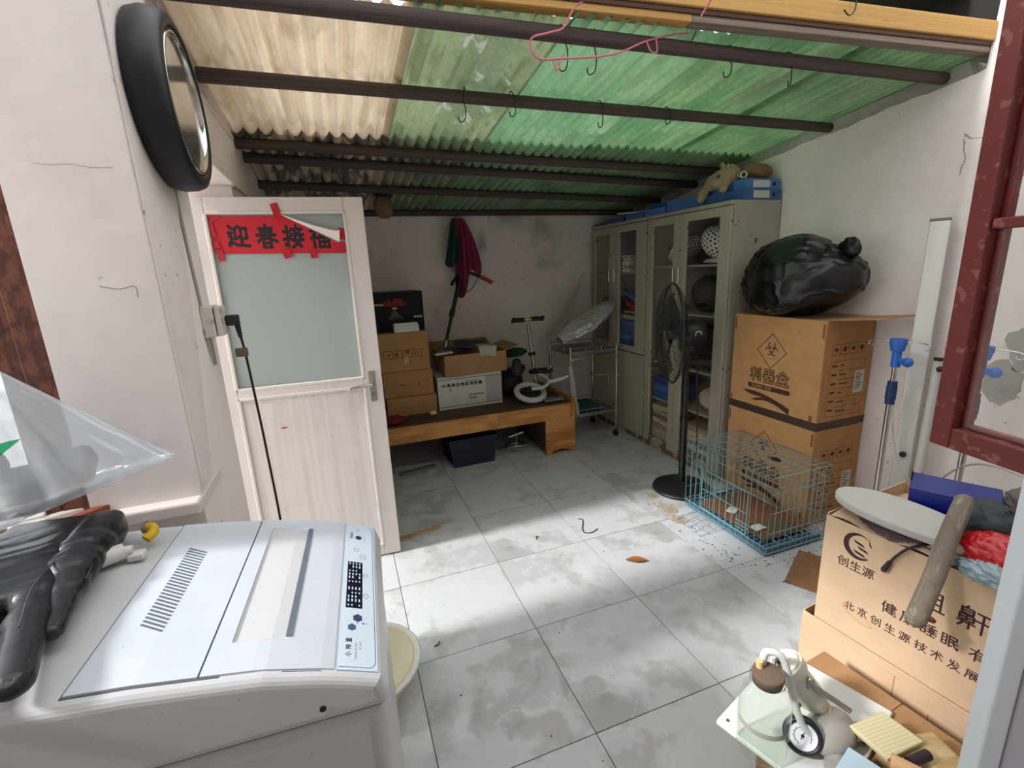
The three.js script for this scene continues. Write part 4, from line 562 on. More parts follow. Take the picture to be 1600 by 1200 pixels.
{ // open carton with papers over it
  const t = thing('open_carton', 'open brown carton on the white medicine carton', 'carton', [0.835, 0.6855, -1.13], 0.03), w = 0.255, d = 0.185, h = 0.165;
  for (const [n, a] of [['side', [-w, w, 0, h, d - 0.004, d]], ['side', [-w, w, 0, h, -d, -d + 0.004]], ['side', [-w, -w + 0.004, 0, h, -d, d]], ['side', [w - 0.004, w, 0, h, -d, d]], ['bottom', [-w, w, 0, 0.004, -d, d]]]) M(n, planar(rbox(...a, 0.001)), card, t);
  M('flap', planar(rbox(0, 0.12, -0.002, 0.002, -d, d, 0.001)), card, t, [w, h, 0], [0, 0, 0.25]); M('flap', planar(rbox(-w, w, -0.002, 0.002, -0.16, 0, 0.001)), card, t, [0, h, -d], [0.3, 0, 0]);
}
const lie = (w, d, bend, k) => planar(sheet((u, v) => [(u - 0.5) * w, bend * (0.6 * Math.sin(u * 3.1 + k) + 0.5 * Math.sin(v * 3.4 + k * 2)) * 0.03, (0.5 - v) * d], 10, 10, 0.003));
solo('magazine', lie(0.24, 0.2, 1, 1), std(0x24428c, 0.5), 'blue covered magazine on the open carton', 'magazine', [0.72, 0.885, -1.06], [0, 0.2, 0]);
solo('newspaper', lie(0.26, 0.22, 1, 2), std(0x3a3f44, 0.7), 'dark folded newspaper at the back of the open carton', 'newspaper', [0.86, 0.905, -1.16], [0, -0.2, 0.12]);
solo('leaflet', sheet((u, v) => { const y = v < 0.5 ? 0 : -(v - 0.5) * 0.16, z = v < 0.5 ? v * 0.2 : 0.1 + (v - 0.5) * 0.02; return [(u - 0.5) * (0.17 - 0.05 * v), y + 0.006 * Math.sin(u * 5), z]; }, 8, 16, 0.001), std(0xaeb09c, 0.75), 'pale green leaflet hanging over the front of the open carton', 'leaflet', [0.95, 0.9, -1.045], [0, -0.1, 0]);
solo('white_tray', rbox(-0.09, 0.05, 0, 0.012, -0.03, 0.03, 0.006), std(0xd2d0cc, 0.5), 'white plastic tray at the left corner of the open carton', 'tray', [0.61, 0.868, -0.96], [0, 0.1, 0.05]);
solo('paper_ball', crumple(0.028, 0.016, 0.02, 2.5, 0.2, 31, 20), std(0xd8d6d2, 0.8), 'crumpled white tissue on the bench front', 'tissue', [0.46, 0.435, -0.88]);
solo('red_cloth', crumple(0.09, 0.03, 0.07, 2.6, 0.25, 33), std(0x6e1420, 0.85), 'dark red cloth heap on the bench beside the door', 'cloth', [0.16, 0.447, -0.8]);
// tall folding scooter stem with coat
{ const s = thing('scooter_stem', 'old scooter steering stem with curved handlebar leaning on the back wall', 'scooter', [0, 0, 0]);
  M('stem', join([bar(V(0.66, 0.9, -1.2), V(0.76, 1.16, -1.29), 0.014, 12), bar(V(0.755, 1.15, -1.285), V(0.885, 1.47, -1.4), 0.018, 12)]), std(0x2f352c, 0.5), s);
  M('clamp', join([bar(V(0.742, 1.12, -1.275), V(0.76, 1.165, -1.292), 0.023, 12), bar(V(0.85, 1.38, -1.37), V(0.865, 1.42, -1.382), 0.024, 12)]), std(0x1d1d1e, 0.5), s);
  M('handlebar', tube([[0.78, 1.37, -1.36], [0.85, 1.45, -1.39], [0.9, 1.47, -1.4], [0.98, 1.45, -1.38], [1.04, 1.42, -1.36]], 0.013, 30, 10), std(0x1b1b1d, 0.4), s);
  tag(M('grip', tube([[1.03, 1.425, -1.362], [1.08, 1.4, -1.35], [1.13, 1.37, -1.34]], 0.018, 12, 10), std(0xa8401c, 0.6), s), 'orange red grip');
  M('brake_cable', tube([[0.94, 1.47, -1.39], [0.99, 1.53, -1.38], [1.0, 1.42, -1.33], [0.92, 1.31, -1.33], [0.86, 1.34, -1.36]], 0.0035, 40, 6), blackPlastic, s);
  M('lower_joint', bar(V(0.652, 0.875, -1.192), V(0.672, 0.93, -1.21), 0.02, 10), steel, s);
}
{ const c = thing('hanging_coat', 'dark green and magenta raincoat hanging on the back wall', 'coat', [0.865, 1.9, -1.42]);
  const drape = (x0, x1, y1, k, spread, lean) => sheet((u, v) => { const f = Math.pow(v, 0.7), e = 0.35 + 0.65 * f, xx = (x0 + (x1 - x0) * u) * e * spread + lean * v; return [xx, -y1(u) * v - 0.015 * (1 - v) * Math.abs(u - 0.5), 0.05 + 0.035 * Math.sin(u * 11 + k + v * 3) * f + 0.05 * Math.sin(u * Math.PI) * f]; }, 48, 40, 0.003);
  M('hook', join([bar(V(-0.005, 0.0, -0.08), V(-0.005, 0.0, 0.05), 0.004, 8), tube([[-0.005, 0, 0.05], [-0.005, 0.012, 0.06], [-0.005, 0.02, 0.055]], 0.004, 10, 6)]), rust, c);
  tag(M('green_panel', drape(-0.19, 0.0, (u) => 0.36 + 0.03 * Math.sin(u * 6), 1, 0.62, 0.0), std(0x0e4436, 0.7), c), 'dark green fabric');
  tag(M('magenta_panel', drape(-0.08, 0.19, (u) => 0.62 - 0.26 * u + 0.06 * Math.sin(u * 9), 2.2, 0.85, 0.03), std(0x7c1140, 0.6), c), 'magenta fabric');
}
// ---------------------------------------------------------------- kick scooter
{ const s = thing('child_scooter', 'white wheeled child scooter with T handle on the bench', 'scooter', [0, 0, 0]);
  const white2 = std(0xc9c8c4, 0.45); const tilt = (g) => g.rotateX(-1.2).translate(1.26, 0.495, -0.88);
  M('tyre', tilt(new THREE.TorusGeometry(0.112, 0.024, 14, 48)), white2, s);
  const sp = [new THREE.CylinderGeometry(0.025, 0.025, 0.03, 16).rotateX(Math.PI / 2)]; for (let k = 0; k < 5; k++) sp.push(bar(V(0, 0, 0), V(0.1 * Math.cos(k * 1.257), 0.1 * Math.sin(k * 1.257), 0), 0.008, 8)); M('wheel_spokes', tilt(join(sp)), std(0x26282a, 0.5), s);
  M('fork', tube([[1.24, 0.545, -0.79], [1.34, 0.55, -0.79], [1.4, 0.57, -0.83], [1.41, 0.6, -0.9], [1.34, 0.64, -0.98]], 0.013, 40, 10), white2, s);
  M('frame_tube', join([bar(V(1.4, 0.57, -0.84), V(1.53, 0.585, -0.84), 0.018, 12), bar(V(1.52, 0.585, -0.84), V(1.585, 0.6, -0.84), 0.012, 10)]), white2, s);
  M('steering_stem', bar(V(1.375, 0.5, -1.02), V(1.325, 1.06, -1.05), 0.013, 14), chrome, s); M('stem_clamp', bar(V(1.35, 0.77, -1.033), V(1.348, 0.795, -1.034), 0.03, 14), blackPlastic, s);
  M('handlebar', bar(V(1.2, 1.07, -1.05), V(1.455, 1.062, -1.05), 0.01, 12), chrome, s);
  for (const [a, b] of [[1.195, 1.295], [1.36, 1.465]]) M('grip', join([bar(V(a, 1.07, -1.05), V(b, 1.066, -1.05), 0.019, 14), bar(V(a < 1.3 ? a : b - 0.008, 1.07, -1.05), V(a < 1.3 ? a + 0.008 : b, 1.066, -1.05), 0.025, 14)]), blackPlastic, s);
  M('pedal_axle', join([bar(V(1.45, 0.665, -0.93), V(1.54, 0.675, -0.93), 0.005, 8), new THREE.SphereGeometry(0.012, 10, 8).translate(1.45, 0.665, -0.93)]), steel, s);
  M('rear_tyre', new THREE.TorusGeometry(0.085, 0.02, 12, 36).rotateX(Math.PI / 2 - 0.15).translate(1.42, 0.63, -1.02), std(0x1c1d1f, 0.6), s);
  M('footboard', rbox(1.33, 1.5, 0.435, 0.45, -0.82, -0.74, 0.004), std(0x7c7a76, 0.7), s);
}
solo('sport_shoe', (() => { const g = sdf((x, y, z) => smin(capsule(x, y, z, [-0.08, 0.035, 0], [0.05, 0.03, 0.0], 0.042, 0.03), capsule(x, y, z, [-0.08, 0.04, 0], [-0.09, 0.1, 0], 0.042, 0.036), 0.03), [-0.15, -0.05, -0.15], [0.15, 0.2, 0.15], 40); return g; })(), std(0x23262b, 0.6), 'dark sport shoe tucked behind the scooter wheel', 'shoe', [1.22, 0.645, -0.985], [0, 0.9, 0]);
solo('green_bag', crumple(0.12, 0.04, 0.09, 2.2, 0.15, 41), std(0x17402f, 0.7), 'dark green bag on the heap behind the scooter wheel', 'bag', [1.24, 0.785, -1.18]);
solo('black_bundle', crumple(0.11, 0.12, 0.12, 1.8, 0.12, 43), std(0x17181b, 0.8), 'black bundle between the medicine carton and the scooter', 'bundle', [1.17, 0.545, -1.12]);
// ---------------------------------------------------------------- steel trolley
{ const t = thing('steel_trolley', 'two tier chrome trolley beside the bench end', 'trolley');
  const X0 = 1.62, X1 = 2.055, Z0 = -1.27, Z1 = -0.86;
  for (const [x, z] of [[X0, Z1], [X1, Z1], [X0, Z0], [X1, Z0]]) { const leg = M('leg', bar(V(x, 0.06, z), V(x, 0.83, z), 0.0105, 12), chrome, t); M('castor', join([new THREE.CylinderGeometry(0.026, 0.026, 0.02, 16).rotateX(Math.PI / 2).translate(x, 0.027, z), bar(V(x, 0.035, z), V(x, 0.065, z), 0.014, 10)]), blackPlastic, leg); }
  for (const y of [0.79, 0.25]) { M('shelf_tray', join([rbox(X0, X1, y - 0.03, y - 0.026, Z0, Z1, 0.001), rbox(X0, X1, y - 0.03, y, Z1 - 0.003, Z1, 0.001), rbox(X0, X1, y - 0.03, y, Z0, Z0 + 0.003, 0.001), rbox(X0, X0 + 0.003, y - 0.03, y, Z0, Z1, 0.001), rbox(X1 - 0.003, X1, y - 0.03, y, Z0, Z1, 0.001)]), steel, t);
    const r = []; for (const [a, b] of [[[X0, Z1], [X1, Z1]], [[X0, Z0], [X1, Z0]], [[X0, Z0], [X0, Z1]], [[X1, Z0], [X1, Z1]]]) { r.push(bar(V(a[0], y + 0.03, a[1]), V(b[0], y + 0.03, b[1]), 0.004, 8)); for (const q of [0.33, 0.66]) { const x = a[0] + (b[0] - a[0]) * q, z = a[1] + (b[1] - a[1]) * q; r.push(bar(V(x, y - 0.01, z), V(x, y + 0.03, z), 0.003, 6)); } } M('guard_rail', join(r), chrome, t); }
  M('push_bar', tube([[X0, 0.72, Z1 + 0.01], [X0 + 0.05, 0.735, Z1 + 0.03], [1.84, 0.745, Z1 + 0.035], [X1 - 0.05, 0.735, Z1 + 0.03], [X1, 0.72, Z1 + 0.01]], 0.006, 40, 8), chrome, t);
  M('basin_ring', new THREE.TorusGeometry(0.085, 0.005, 8, 36).rotateX(Math.PI / 2).translate(1.945, 0.565, -0.95), steel, t); M('ring_bracket', join([bar(V(2.03, 0.565, -0.94), V(2.055, 0.565, -0.86), 0.005, 8), bar(V(2.03, 0.47, -0.95), V(2.03, 0.56, -0.95), 0.005, 8), new THREE.SphereGeometry(0.014, 10, 8).translate(2.07, 0.545, -0.86)]), steel, t);
  tag(M('taped_wrap', join([bar(V(1.625, 0.4, -0.845), V(1.612, 0.68, -0.848), 0.016, 8), bar(V(1.66, 0.3, -0.84), V(1.622, 0.62, -0.842), 0.014, 8), bar(V(1.665, 0.26, -0.84), V(1.655, 0.36, -0.84), 0.02, 8)]), std(0xb4b2ac, 0.8), t), 'white tape wound round the front leg');
}
{ const g = surf((u, v) => { const a = u * Math.PI * 2, l = v, px = 1.6 + 0.52 * l, py = 0.87 + 0.28 * l, w = 0.11 * Math.pow(Math.sin(Math.PI * clamp(l * 0.92 + 0.06)), 0.45); const n = 1 + 0.3 * (fbm(l * 9, Math.cos(a) * 3, Math.sin(a) * 3, 4) - 0.5) * 2 - 0.55 * Math.abs(fbm(l * 6 + 3, Math.cos(a) * 2.4, Math.sin(a) * 2.4 + 8, 3) - 0.5) + 0.05 * Math.sin(a * 5 + l * 9); return [px - 0.45 * w * Math.cos(a) * n * 0.6, py + w * Math.cos(a) * n * 0.62, -1.02 + w * Math.sin(a) * 1.25 * n]; }, 60, 50);
  solo('foil_bag', g, std(0xd2d2d2, 0.38, { metalness: 0.35 }), 'crumpled silver foil bag leaning from the trolley onto the cabinet', 'bag');
  const g2 = surf((u, v) => { const a = u * Math.PI * 2, w = 0.09 * Math.sin(Math.PI * clamp(v * 0.9 + 0.08)) * (1.2 - 0.7 * v); const n = 1 + 0.3 * (fbm(v * 6, Math.cos(a) * 2, Math.sin(a) * 2 + 7, 4) - 0.5) * 2; return [1.62 + 0.36 * v + w * Math.cos(a) * n * 0.5, 0.89 + 0.5 * v * v + 0.05 * v + w * Math.cos(a) * n * 0.4, -1.3 + w * Math.sin(a) * n]; }, 48, 40);
  solo('clear_film', g2, phy(0xd8d6d2, 0.35, { transmission: 0.45, thickness: 0 }), 'crumpled grey plastic film standing behind the foil bag', 'film');
}
solo('teal_pad', rbox(-0.13, 0.13, 0, 0.06, -0.12, 0.12, 0.015), std(0x29484a, 0.8), 'dark teal pad on the lower trolley shelf', 'pad', [1.82, 0.226, -1.06]);
// under the bench
{ const t = thing('storage_tub', 'dark navy plastic storage tub under the bench', 'tub', [0.73, 0, -0.95], 0.03); M('tub', prism([[-0.16, 0], [0.16, 0], [0.19, 0.2], [-0.19, 0.2]], 0.34, 0.006).translate(0, 0.006, -0.17), std(0x101c34, 0.5), t); M('lid', rbox(-0.2, 0.2, 0.206, 0.228, -0.185, 0.185, 0.008), std(0x122042, 0.5), t); }
{ const t = thing('wheel_hub', 'scrap steel wheel frame on the floor under the bench', 'wheel', [1.13, 0, -0.92]); M('rim', new THREE.TorusGeometry(0.09, 0.012, 10, 36).rotateX(1.35).translate(0, 0.05, 0), steel, t); M('axle', join([bar(V(-0.06, 0.13, 0), V(0.06, 0.16, 0.02), 0.014, 10), bar(V(0, 0.05, 0), V(0.01, 0.15, 0.01), 0.012, 8)]), chrome, t); }
solo('grey_strip', planar(rbox(-0.14, 0.14, 0, 0.02, -0.025, 0.025, 0.004)), std(0x6c6a68, 0.7), 'grey strip lying on the floor under the bench behind the door', 'strip', [0.3, 0, -0.85], [0, 0.2, 0]);
// ---------------------------------------------------------------- pedestal fan
{ const f = thing('pedestal_fan', 'black pedestal fan turned towards the glass cabinet doors', 'fan', [1.885, 0, 0.215]);
  M('base', lathe([[0, 0], [0.18, 0], [0.186, 0.008], [0.183, 0.02], [0.165, 0.03], [0.05, 0.045], [0.03, 0.06], [0.0, 0.06]], 48), std(0x1b1b1d, 0.45), f);
  M('pole', join([bar(V(0, 0.04, 0), V(0, 0.93, 0), 0.0165, 16), bar(V(0, 0.05, 0), V(0, 0.5, 0), 0.022, 16)]), std(0x19191b, 0.25), f);
  M('height_knob', new THREE.SphereGeometry(0.021, 16, 12).translate(0, 0.935, 0), std(0x55565a, 0.35, { metalness: 0.4 }), f);
  const hd = new THREE.Group(); hd.name = 'head'; hd.position.set(0, 1.045, 0); hd.rotation.y = -Math.PI / 2 - 1.11 + 3.14159 + 0.0; f.add(hd); // local +z = blow direction
  hd.rotation.y = Math.atan2(-0.9, -0.44);
  M('motor', join([lathe([[0, -0.1], [0.05, -0.1], [0.075, -0.08], [0.082, -0.02], [0.075, 0.03], [0.05, 0.05], [0, 0.05]], 32).rotateX(Math.PI / 2), rbox(-0.035, 0.035, -0.12, -0.03, -0.04, 0.035, 0.01)]), std(0x141416, 0.45), hd);
  tag(M('crescent_mark', new THREE.TorusGeometry(0.018, 0.004, 8, 20, 3.6).rotateY(Math.PI / 2).translate(0.079, 0.0, -0.04), std(0xb8b6b2, 0.5), hd), 'pale crescent mark');
  const cageR = (zf) => { const w = []; const R = 0.305; for (let k = 0; k < 44; k++) { const a = k / 44 * Math.PI * 2, c = Math.cos(a), s = Math.sin(a); w.push(tube([[0.045 * c, 0.045 * s, 0.1 + zf], [0.18 * c, 0.18 * s, 0.1 + zf * 0.9], [0.28 * c, 0.28 * s, 0.1 + zf * 0.45], [R * c, R * s, 0.1]], 0.0014, 8, 4)); } for (const [r, q] of [[0.1, 0.97], [0.2, 0.83]]) w.push(new THREE.TorusGeometry(r, 0.0017, 4, 48).translate(0, 0, 0.1 + zf * q)); return join(w); };
  const wire = std(0x3a3834, 0.45, { metalness: 0.4 });
  M('front_grille', cageR(0.075), wire, hd); M('rear_grille', cageR(-0.06), wire, hd); M('grille_ring', new THREE.TorusGeometry(0.305, 0.006, 8, 72).translate(0, 0, 0.1), std(0x1d1c1b, 0.5), hd);
  const bl = []; for (let k = 0; k < 3; k++) bl.push(sheet((u, v) => { const r = 0.03 + 0.22 * v, a = (u - 0.5) * (0.9 + 0.7 * v) ; return [r * Math.cos(a), r * Math.sin(a), 0.1 + 0.035 * (u - 0.5)]; }, 12, 10, 0.002).rotateZ(k * 2.094 + 0.4)); bl.push(new THREE.CylinderGeometry(0.035, 0.04, 0.05, 20).rotateX(Math.PI / 2).translate(0, 0, 0.1)); M('blades', join(bl), phy(0x33363a, 0.3, { transmission: 0.35, thickness: 0 }), hd);
  M('badge', new THREE.CylinderGeometry(0.045, 0.045, 0.008, 24).rotateX(Math.PI / 2).translate(0, 0, 0.178), std(0x26262a, 0.4), hd);
  M('cord', tube([[0.03, 0.9, 0.05], [0.05, 0.5, 0.06], [0.045, 0.2, 0.09], [0.09, 0.03, 0.14]], 0.004, 30, 6), blackPlastic, f);
}
// ---------------------------------------------------------------- sharps cartons
const sharpFront = canvas(1200, 1140, (g, w, h) => {
  cardBase(g, w, h, [206, 158, 104], [190, 142, 90], 51); const ink = '#4a2e24', base = '#b98a54';
  g.strokeStyle = ink; g.lineWidth = 9; g.beginPath(); g.moveTo(570, 190); g.lineTo(768, 392); g.lineTo(570, 594); g.lineTo(372, 392); g.closePath(); g.stroke();
  g.lineWidth = 13; for (let k = 0; k < 3; k++) { const a = -Math.PI / 2 + k * 2.094; g.beginPath(); g.arc(570 + 46 * Math.cos(a), 372 + 46 * Math.sin(a), 44, a + 0.75, a + 2 * Math.PI - 0.75); g.stroke(); } g.lineWidth = 8; g.beginPath(); g.arc(570, 372, 38, 0, 7); g.stroke(); g.fillStyle = base; g.beginPath(); g.arc(570, 372, 13, 0, 7); g.fill();
  g.fillStyle = ink; for (let k = 0; k < 12; k++) g.fillRect(492 + k * 13, 476, 9, 6);
  g.strokeStyle = ink; write(g, '利器盒', 296, 610, 160, 26, 34); g.strokeStyle = base; write(g, '利器盒', 296, 610, 160, 26, 11);
  g.fillStyle = ink; g.beginPath(); g.moveTo(296, 806); g.lineTo(830, 806); g.arc(830, 834, 28, -1.57, 1.57); g.lineTo(296, 862); g.arc(296, 834, 28, 1.57, 4.71); g.fill(); g.fillStyle = base; g.font = 'bold 46px sans-serif'; g.fillText('SHARPS  BOX', 324, 851);
  g.fillStyle = ink; g.beginPath(); g.moveTo(208, 912); g.bezierCurveTo(420, 880, 640, 930, 868, 1010); g.lineTo(866, 1086); g.bezierCurveTo(700, 990, 520, 968, 420, 1012); g.lineTo(330, 1010); g.bezierCurveTo(420, 970, 480, 960, 500, 950); g.bezierCurveTo(400, 960, 280, 960, 208, 912); g.fill();
  g.fillStyle = '#8a5a34'; g.fillRect(8, 30, 26, 150); g.fillRect(1166, 30, 26, 150); g.fillRect(8, 1010, 30, 96); g.fillRect(1110, 1010, 40, 96); });
const sharpSide = canvas(730, 1140, (g, w, h) => {
  cardBase(g, w, h, [184, 136, 86], [164, 118, 72], 57); g.strokeStyle = '#4a2e22'; g.fillStyle = '#4a2e22'; g.lineWidth = 5;
  for (let k = 0; k < 4; k++) { g.strokeRect(110 + k * 130, 250, 112, 110); g.beginPath(); g.ellipse(166 + k * 130, 305, 30, 20 + 8 * (k % 2), 0, 0, 7); g.fill(); }
  g.beginPath(); g.roundRect(100, 430, 540, 600, 40); g.stroke(); for (let k = 1; k < 6; k++) { g.beginPath(); g.moveTo(240, 430 + k * 100); g.lineTo(620, 430 + k * 100); g.stroke(); } for (let k = 0; k < 6; k++) { g.fillRect(130, 465 + k * 96, 80, 22); g.fillRect(260, 468 + k * 100, 60 + 40 * (k % 3), 14); }
  g.strokeRect(260, 880, 300, 110); g.fillStyle = '#c9c3b6'; g.fillRect(500, 560, 150, 240); g.fillStyle = '#55504a'; for (let k = 0; k < 9; k++) g.fillRect(520, 580 + k * 22, 60 + 50 * ((k * 7) % 4) / 3, 9); });
function sharpBox(label, y0, h) {
  const t = thing('sharps_carton', label, 'carton', [2.3625, y0, 0.58]), w = 0.18, d = 0.3;
  M('body', planar(rbox(-w, w, 0, h, -d, d, 0.005)), card, t);
  M('front_print', facing(0.592, h - 0.014).rotateY(-Math.PI / 2).translate(-w - 0.0006, h / 2 + 0.004, 0), std(0xffffff, 0.82, { map: sharpFront }), t);
  M('side_print', facing(0.352, h - 0.014).translate(0, h / 2 + 0.004, d + 0.0006), std(0xffffff, 0.85, { map: sharpSide }), t);
  return t;
}
const lowerBox = sharpBox('tan sharps carton standing on the floor inside the wire cage line', 0.0, 0.562); lowerBox.userData.label = 'tan printed sharps carton on the floor behind the wire cage';
{ const t = sharpBox('tan printed sharps carton on top of the other, carrying the black sack', 0.566, 0.585);
  tag(M('tape_band', join([rbox(-0.1815, 0.1815, 0.0, 0.042, -0.3015, 0.3015, 0.002)]), std(0x46302a, 0.5), t), 'dark brown tape band round the bottom');
  M('open_flap', planar(rbox(-0.17, 0.17, -0.002, 0.002, 0, 0.24, 0.001)), card, t, [0.0, 0.586, 0.3], [-0.1, 0, 0]); }
{ // black sack
  const t = thing('refuse_sack', 'stuffed glossy black refuse sack lying on the sharps cartons', 'sack', [2.29, 1.35, 0.585]);
  const g = new THREE.SphereGeometry(1, 170, 120), p = g.attributes.position;
  for (let i = 0; i < p.count; i++) { const x = p.getX(i), y = p.getY(i), z = p.getZ(i); let r = 1 + 0.2 * (fbm(x * 1.3 + 3, y * 1.3, z * 1.3 + 5, 2) - 0.5) * 2; const cr = Math.abs(fbm(x * 2.2 + 9, y * 2.2 + 4, z * 2.2, 3) - 0.5); r += 0.035 * step(0.06, 0, cr) - 0.012; r += 0.012 * (fbm(x * 12, y * 6, z * 6, 2) - 0.5);
    const sx = 0.23, sy = 0.215, sz = 0.315; let yy = y * r * sy; const xx = x * r * sx; if (xx > -0.125 && yy < -0.196) yy = -0.196 - 0.004 * rnd(); p.setXYZ(i, xx, yy - (xx < -0.115 && y < 0.3 ? 0.85 * (-xx - 0.115) * (0.6 - z * z * 0.5) : 0) + (y > 0 ? 0.03 * z : 0), z * r * sz); }
  g.computeVertexNormals(); M('sack', g, std(0x070708, 0.34), t);
  M('tied_end', crumple(0.022, 0.05, 0.055, 2, 0.25, 95, 24).rotateX(0.35), std(0x070708, 0.4), t, [0.02, 0.155, 0.27]);
}
// ---------------------------------------------------------------- wire cage
{ const c = thing('wire_cage', 'pale blue folding wire pet cage in front of the lower sharps carton', 'cage', [1.755, 0, 0.41]); // x 0..0.4, z 0..0.6
  const W = 0.395, L = 0.6, Hc = 0.43, wire = std(0x84aeb4, 0.45, { metalness: 0.1 }), r = 0.0016, R = 0.0026;
  const bars = (list) => join(list.map(([a, b, q]) => bar(V(...a), V(...b), q || r, 5)));
  const side = (fix, len, n, mk, ys) => { const l = []; for (let k = 0; k <= n; k++) l.push([mk(len * k / n, 0.02), mk(len * k / n, Hc), k % n ? r : R]); for (const y of ys) l.push([mk(0, y), mk(len, y), y === Hc || y === 0.02 ? R : r * 1.15]); return l; };
  const YS = [0.02, 0.055, 0.13, 0.24, 0.345, 0.375, Hc];
  M('front_panel', bars(side(0, L, 15, (q, y) => [0, y, q], [0.02, 0.05, 0.3, 0.385, Hc])), wire, c); M('back_panel', bars(side(0, L, 15, (q, y) => [W, y, q], [0.02, 0.14, 0.26, 0.36, Hc])), wire, c);
  M('end_panel', bars(side(0, W, 10, (q, y) => [q, y, L], YS)), wire, c); M('end_panel', bars(side(0, W, 10, (q, y) => [q, y, 0], YS)), wire, c);
  const top = []; for (let k = 0; k <= 15; k++) top.push([[0, Hc, L * k / 15], [W, Hc, L * k / 15]]); for (let k = 0; k <= 5; k++) top.push([[W * k / 5, Hc, 0], [W * k / 5, Hc, L], k % 5 ? r : R]); M('top_panel', bars(top), wire, c);
  const bt = []; for (let k = 0; k <= 20; k++) bt.push([[0, 0.05, L * k / 20], [W, 0.05, L * k / 20]]); for (let k = 0; k <= 4; k++) bt.push([[W * k / 4, 0.048, 0], [W * k / 4, 0.048, L], R]); M('floor_grid', bars(bt), wire, c);
  const dr = []; for (let k = 0; k <= 7; k++) dr.push([[-0.006, 0.06, 0.14 + 0.33 * k / 7], [-0.006, 0.3, 0.14 + 0.33 * k / 7], k % 7 ? r : R * 1.2]); for (const y of [0.06, 0.18, 0.3]) dr.push([[-0.006, y, 0.14], [-0.006, y, 0.47], R]); const gate = M('gate', bars(dr), wire, c); M('latch', bars([[[-0.008, 0.12, 0.4], [-0.008, 0.12, 0.5], R], [[-0.008, 0.1, 0.4], [-0.008, 0.1, 0.49], R], [[-0.008, 0.08, 0.4], [-0.008, 0.08, 0.48], R]]), wire, gate);
  const fd = []; for (let k = 0; k <= 4; k++) fd.push([[-0.16, 0.004, 0.12 + 0.2 * k / 4], [-0.01, 0.02, 0.1 + 0.2 * k / 4]]); for (let k = 0; k <= 3; k++) fd.push([[-0.16 + 0.05 * k, 0.004 + 0.005 * k, 0.12], [-0.16 + 0.05 * k, 0.004 + 0.005 * k, 0.32]]); M('fallen_flap', bars(fd), std(0x8f9aa6, 0.5), c);
  M('tray', join([rbox(0.008, W - 0.008, 0.003, 0.012, 0.008, L - 0.008, 0.003), rbox(0.008, W - 0.008, 0.003, 0.035, 0.006, 0.011, 0.002), rbox(0.008, W - 0.008, 0.003, 0.035, L - 0.011, L - 0.006, 0.002), rbox(0.006, 0.011, 0.003, 0.035, 0.008, L - 0.008, 0.002)]), std(0x4a6c80, 0.5), c);
}
solo('cardboard_mat', planar(rbox(-0.17, 0.17, 0, 0.006, -0.23, 0.23, 0.002)), std(0xffffff, 0.9, { map: mapped(tex(256, 256, (u, v) => { const n = fbm(u * 6, v * 6, 330, 4, 6), s = fbm(u * 3, v * 3, 331, 3, 3); let q = mix([140, 92, 58], [116, 74, 48], n); if (s > 0.6) q = mix(q, [84, 92, 60], 0.6); return q; }), 2) }), 'stained brown cardboard mat on the cage floor grid', 'cardboard', [1.96, 0.0535, 0.72], [0, 0.03, 0]);
for (const [x, z, a, lab] of [[1.88, 0.66, 0.5, 'larger white paper slip on the mat in the cage'], [1.86, 0.86, 0.1, 'smaller white paper slip at the near end of the cage mat']]) solo('paper_slip', sheet((u, v) => [(u - 0.5) * 0.08, 0.004 * Math.sin(u * 4), (v - 0.5) * 0.05], 6, 4, 0.0008), std(0xd8d8d4, 0.8), lab, 'paper', [x, 0.066, z], [0, a, 0]);
solo('dust_clump', crumple(0.02, 0.008, 0.03, 3, 0.4, 51, 20), std(0x2a2622, 0.95), 'dark clump of fluff lying on the cage top', 'fluff', [1.95, 0.4385, 0.85]);
solo('cardboard_sheet', planar(rbox(-0.16, 0.16, 0, 0.005, -0.13, 0.13, 0.001)), cardDark, 'flat brown cardboard piece on the floor beside the cage', 'cardboard', [1.88, 0.0005, 1.22], [0, 0.5, 0]);
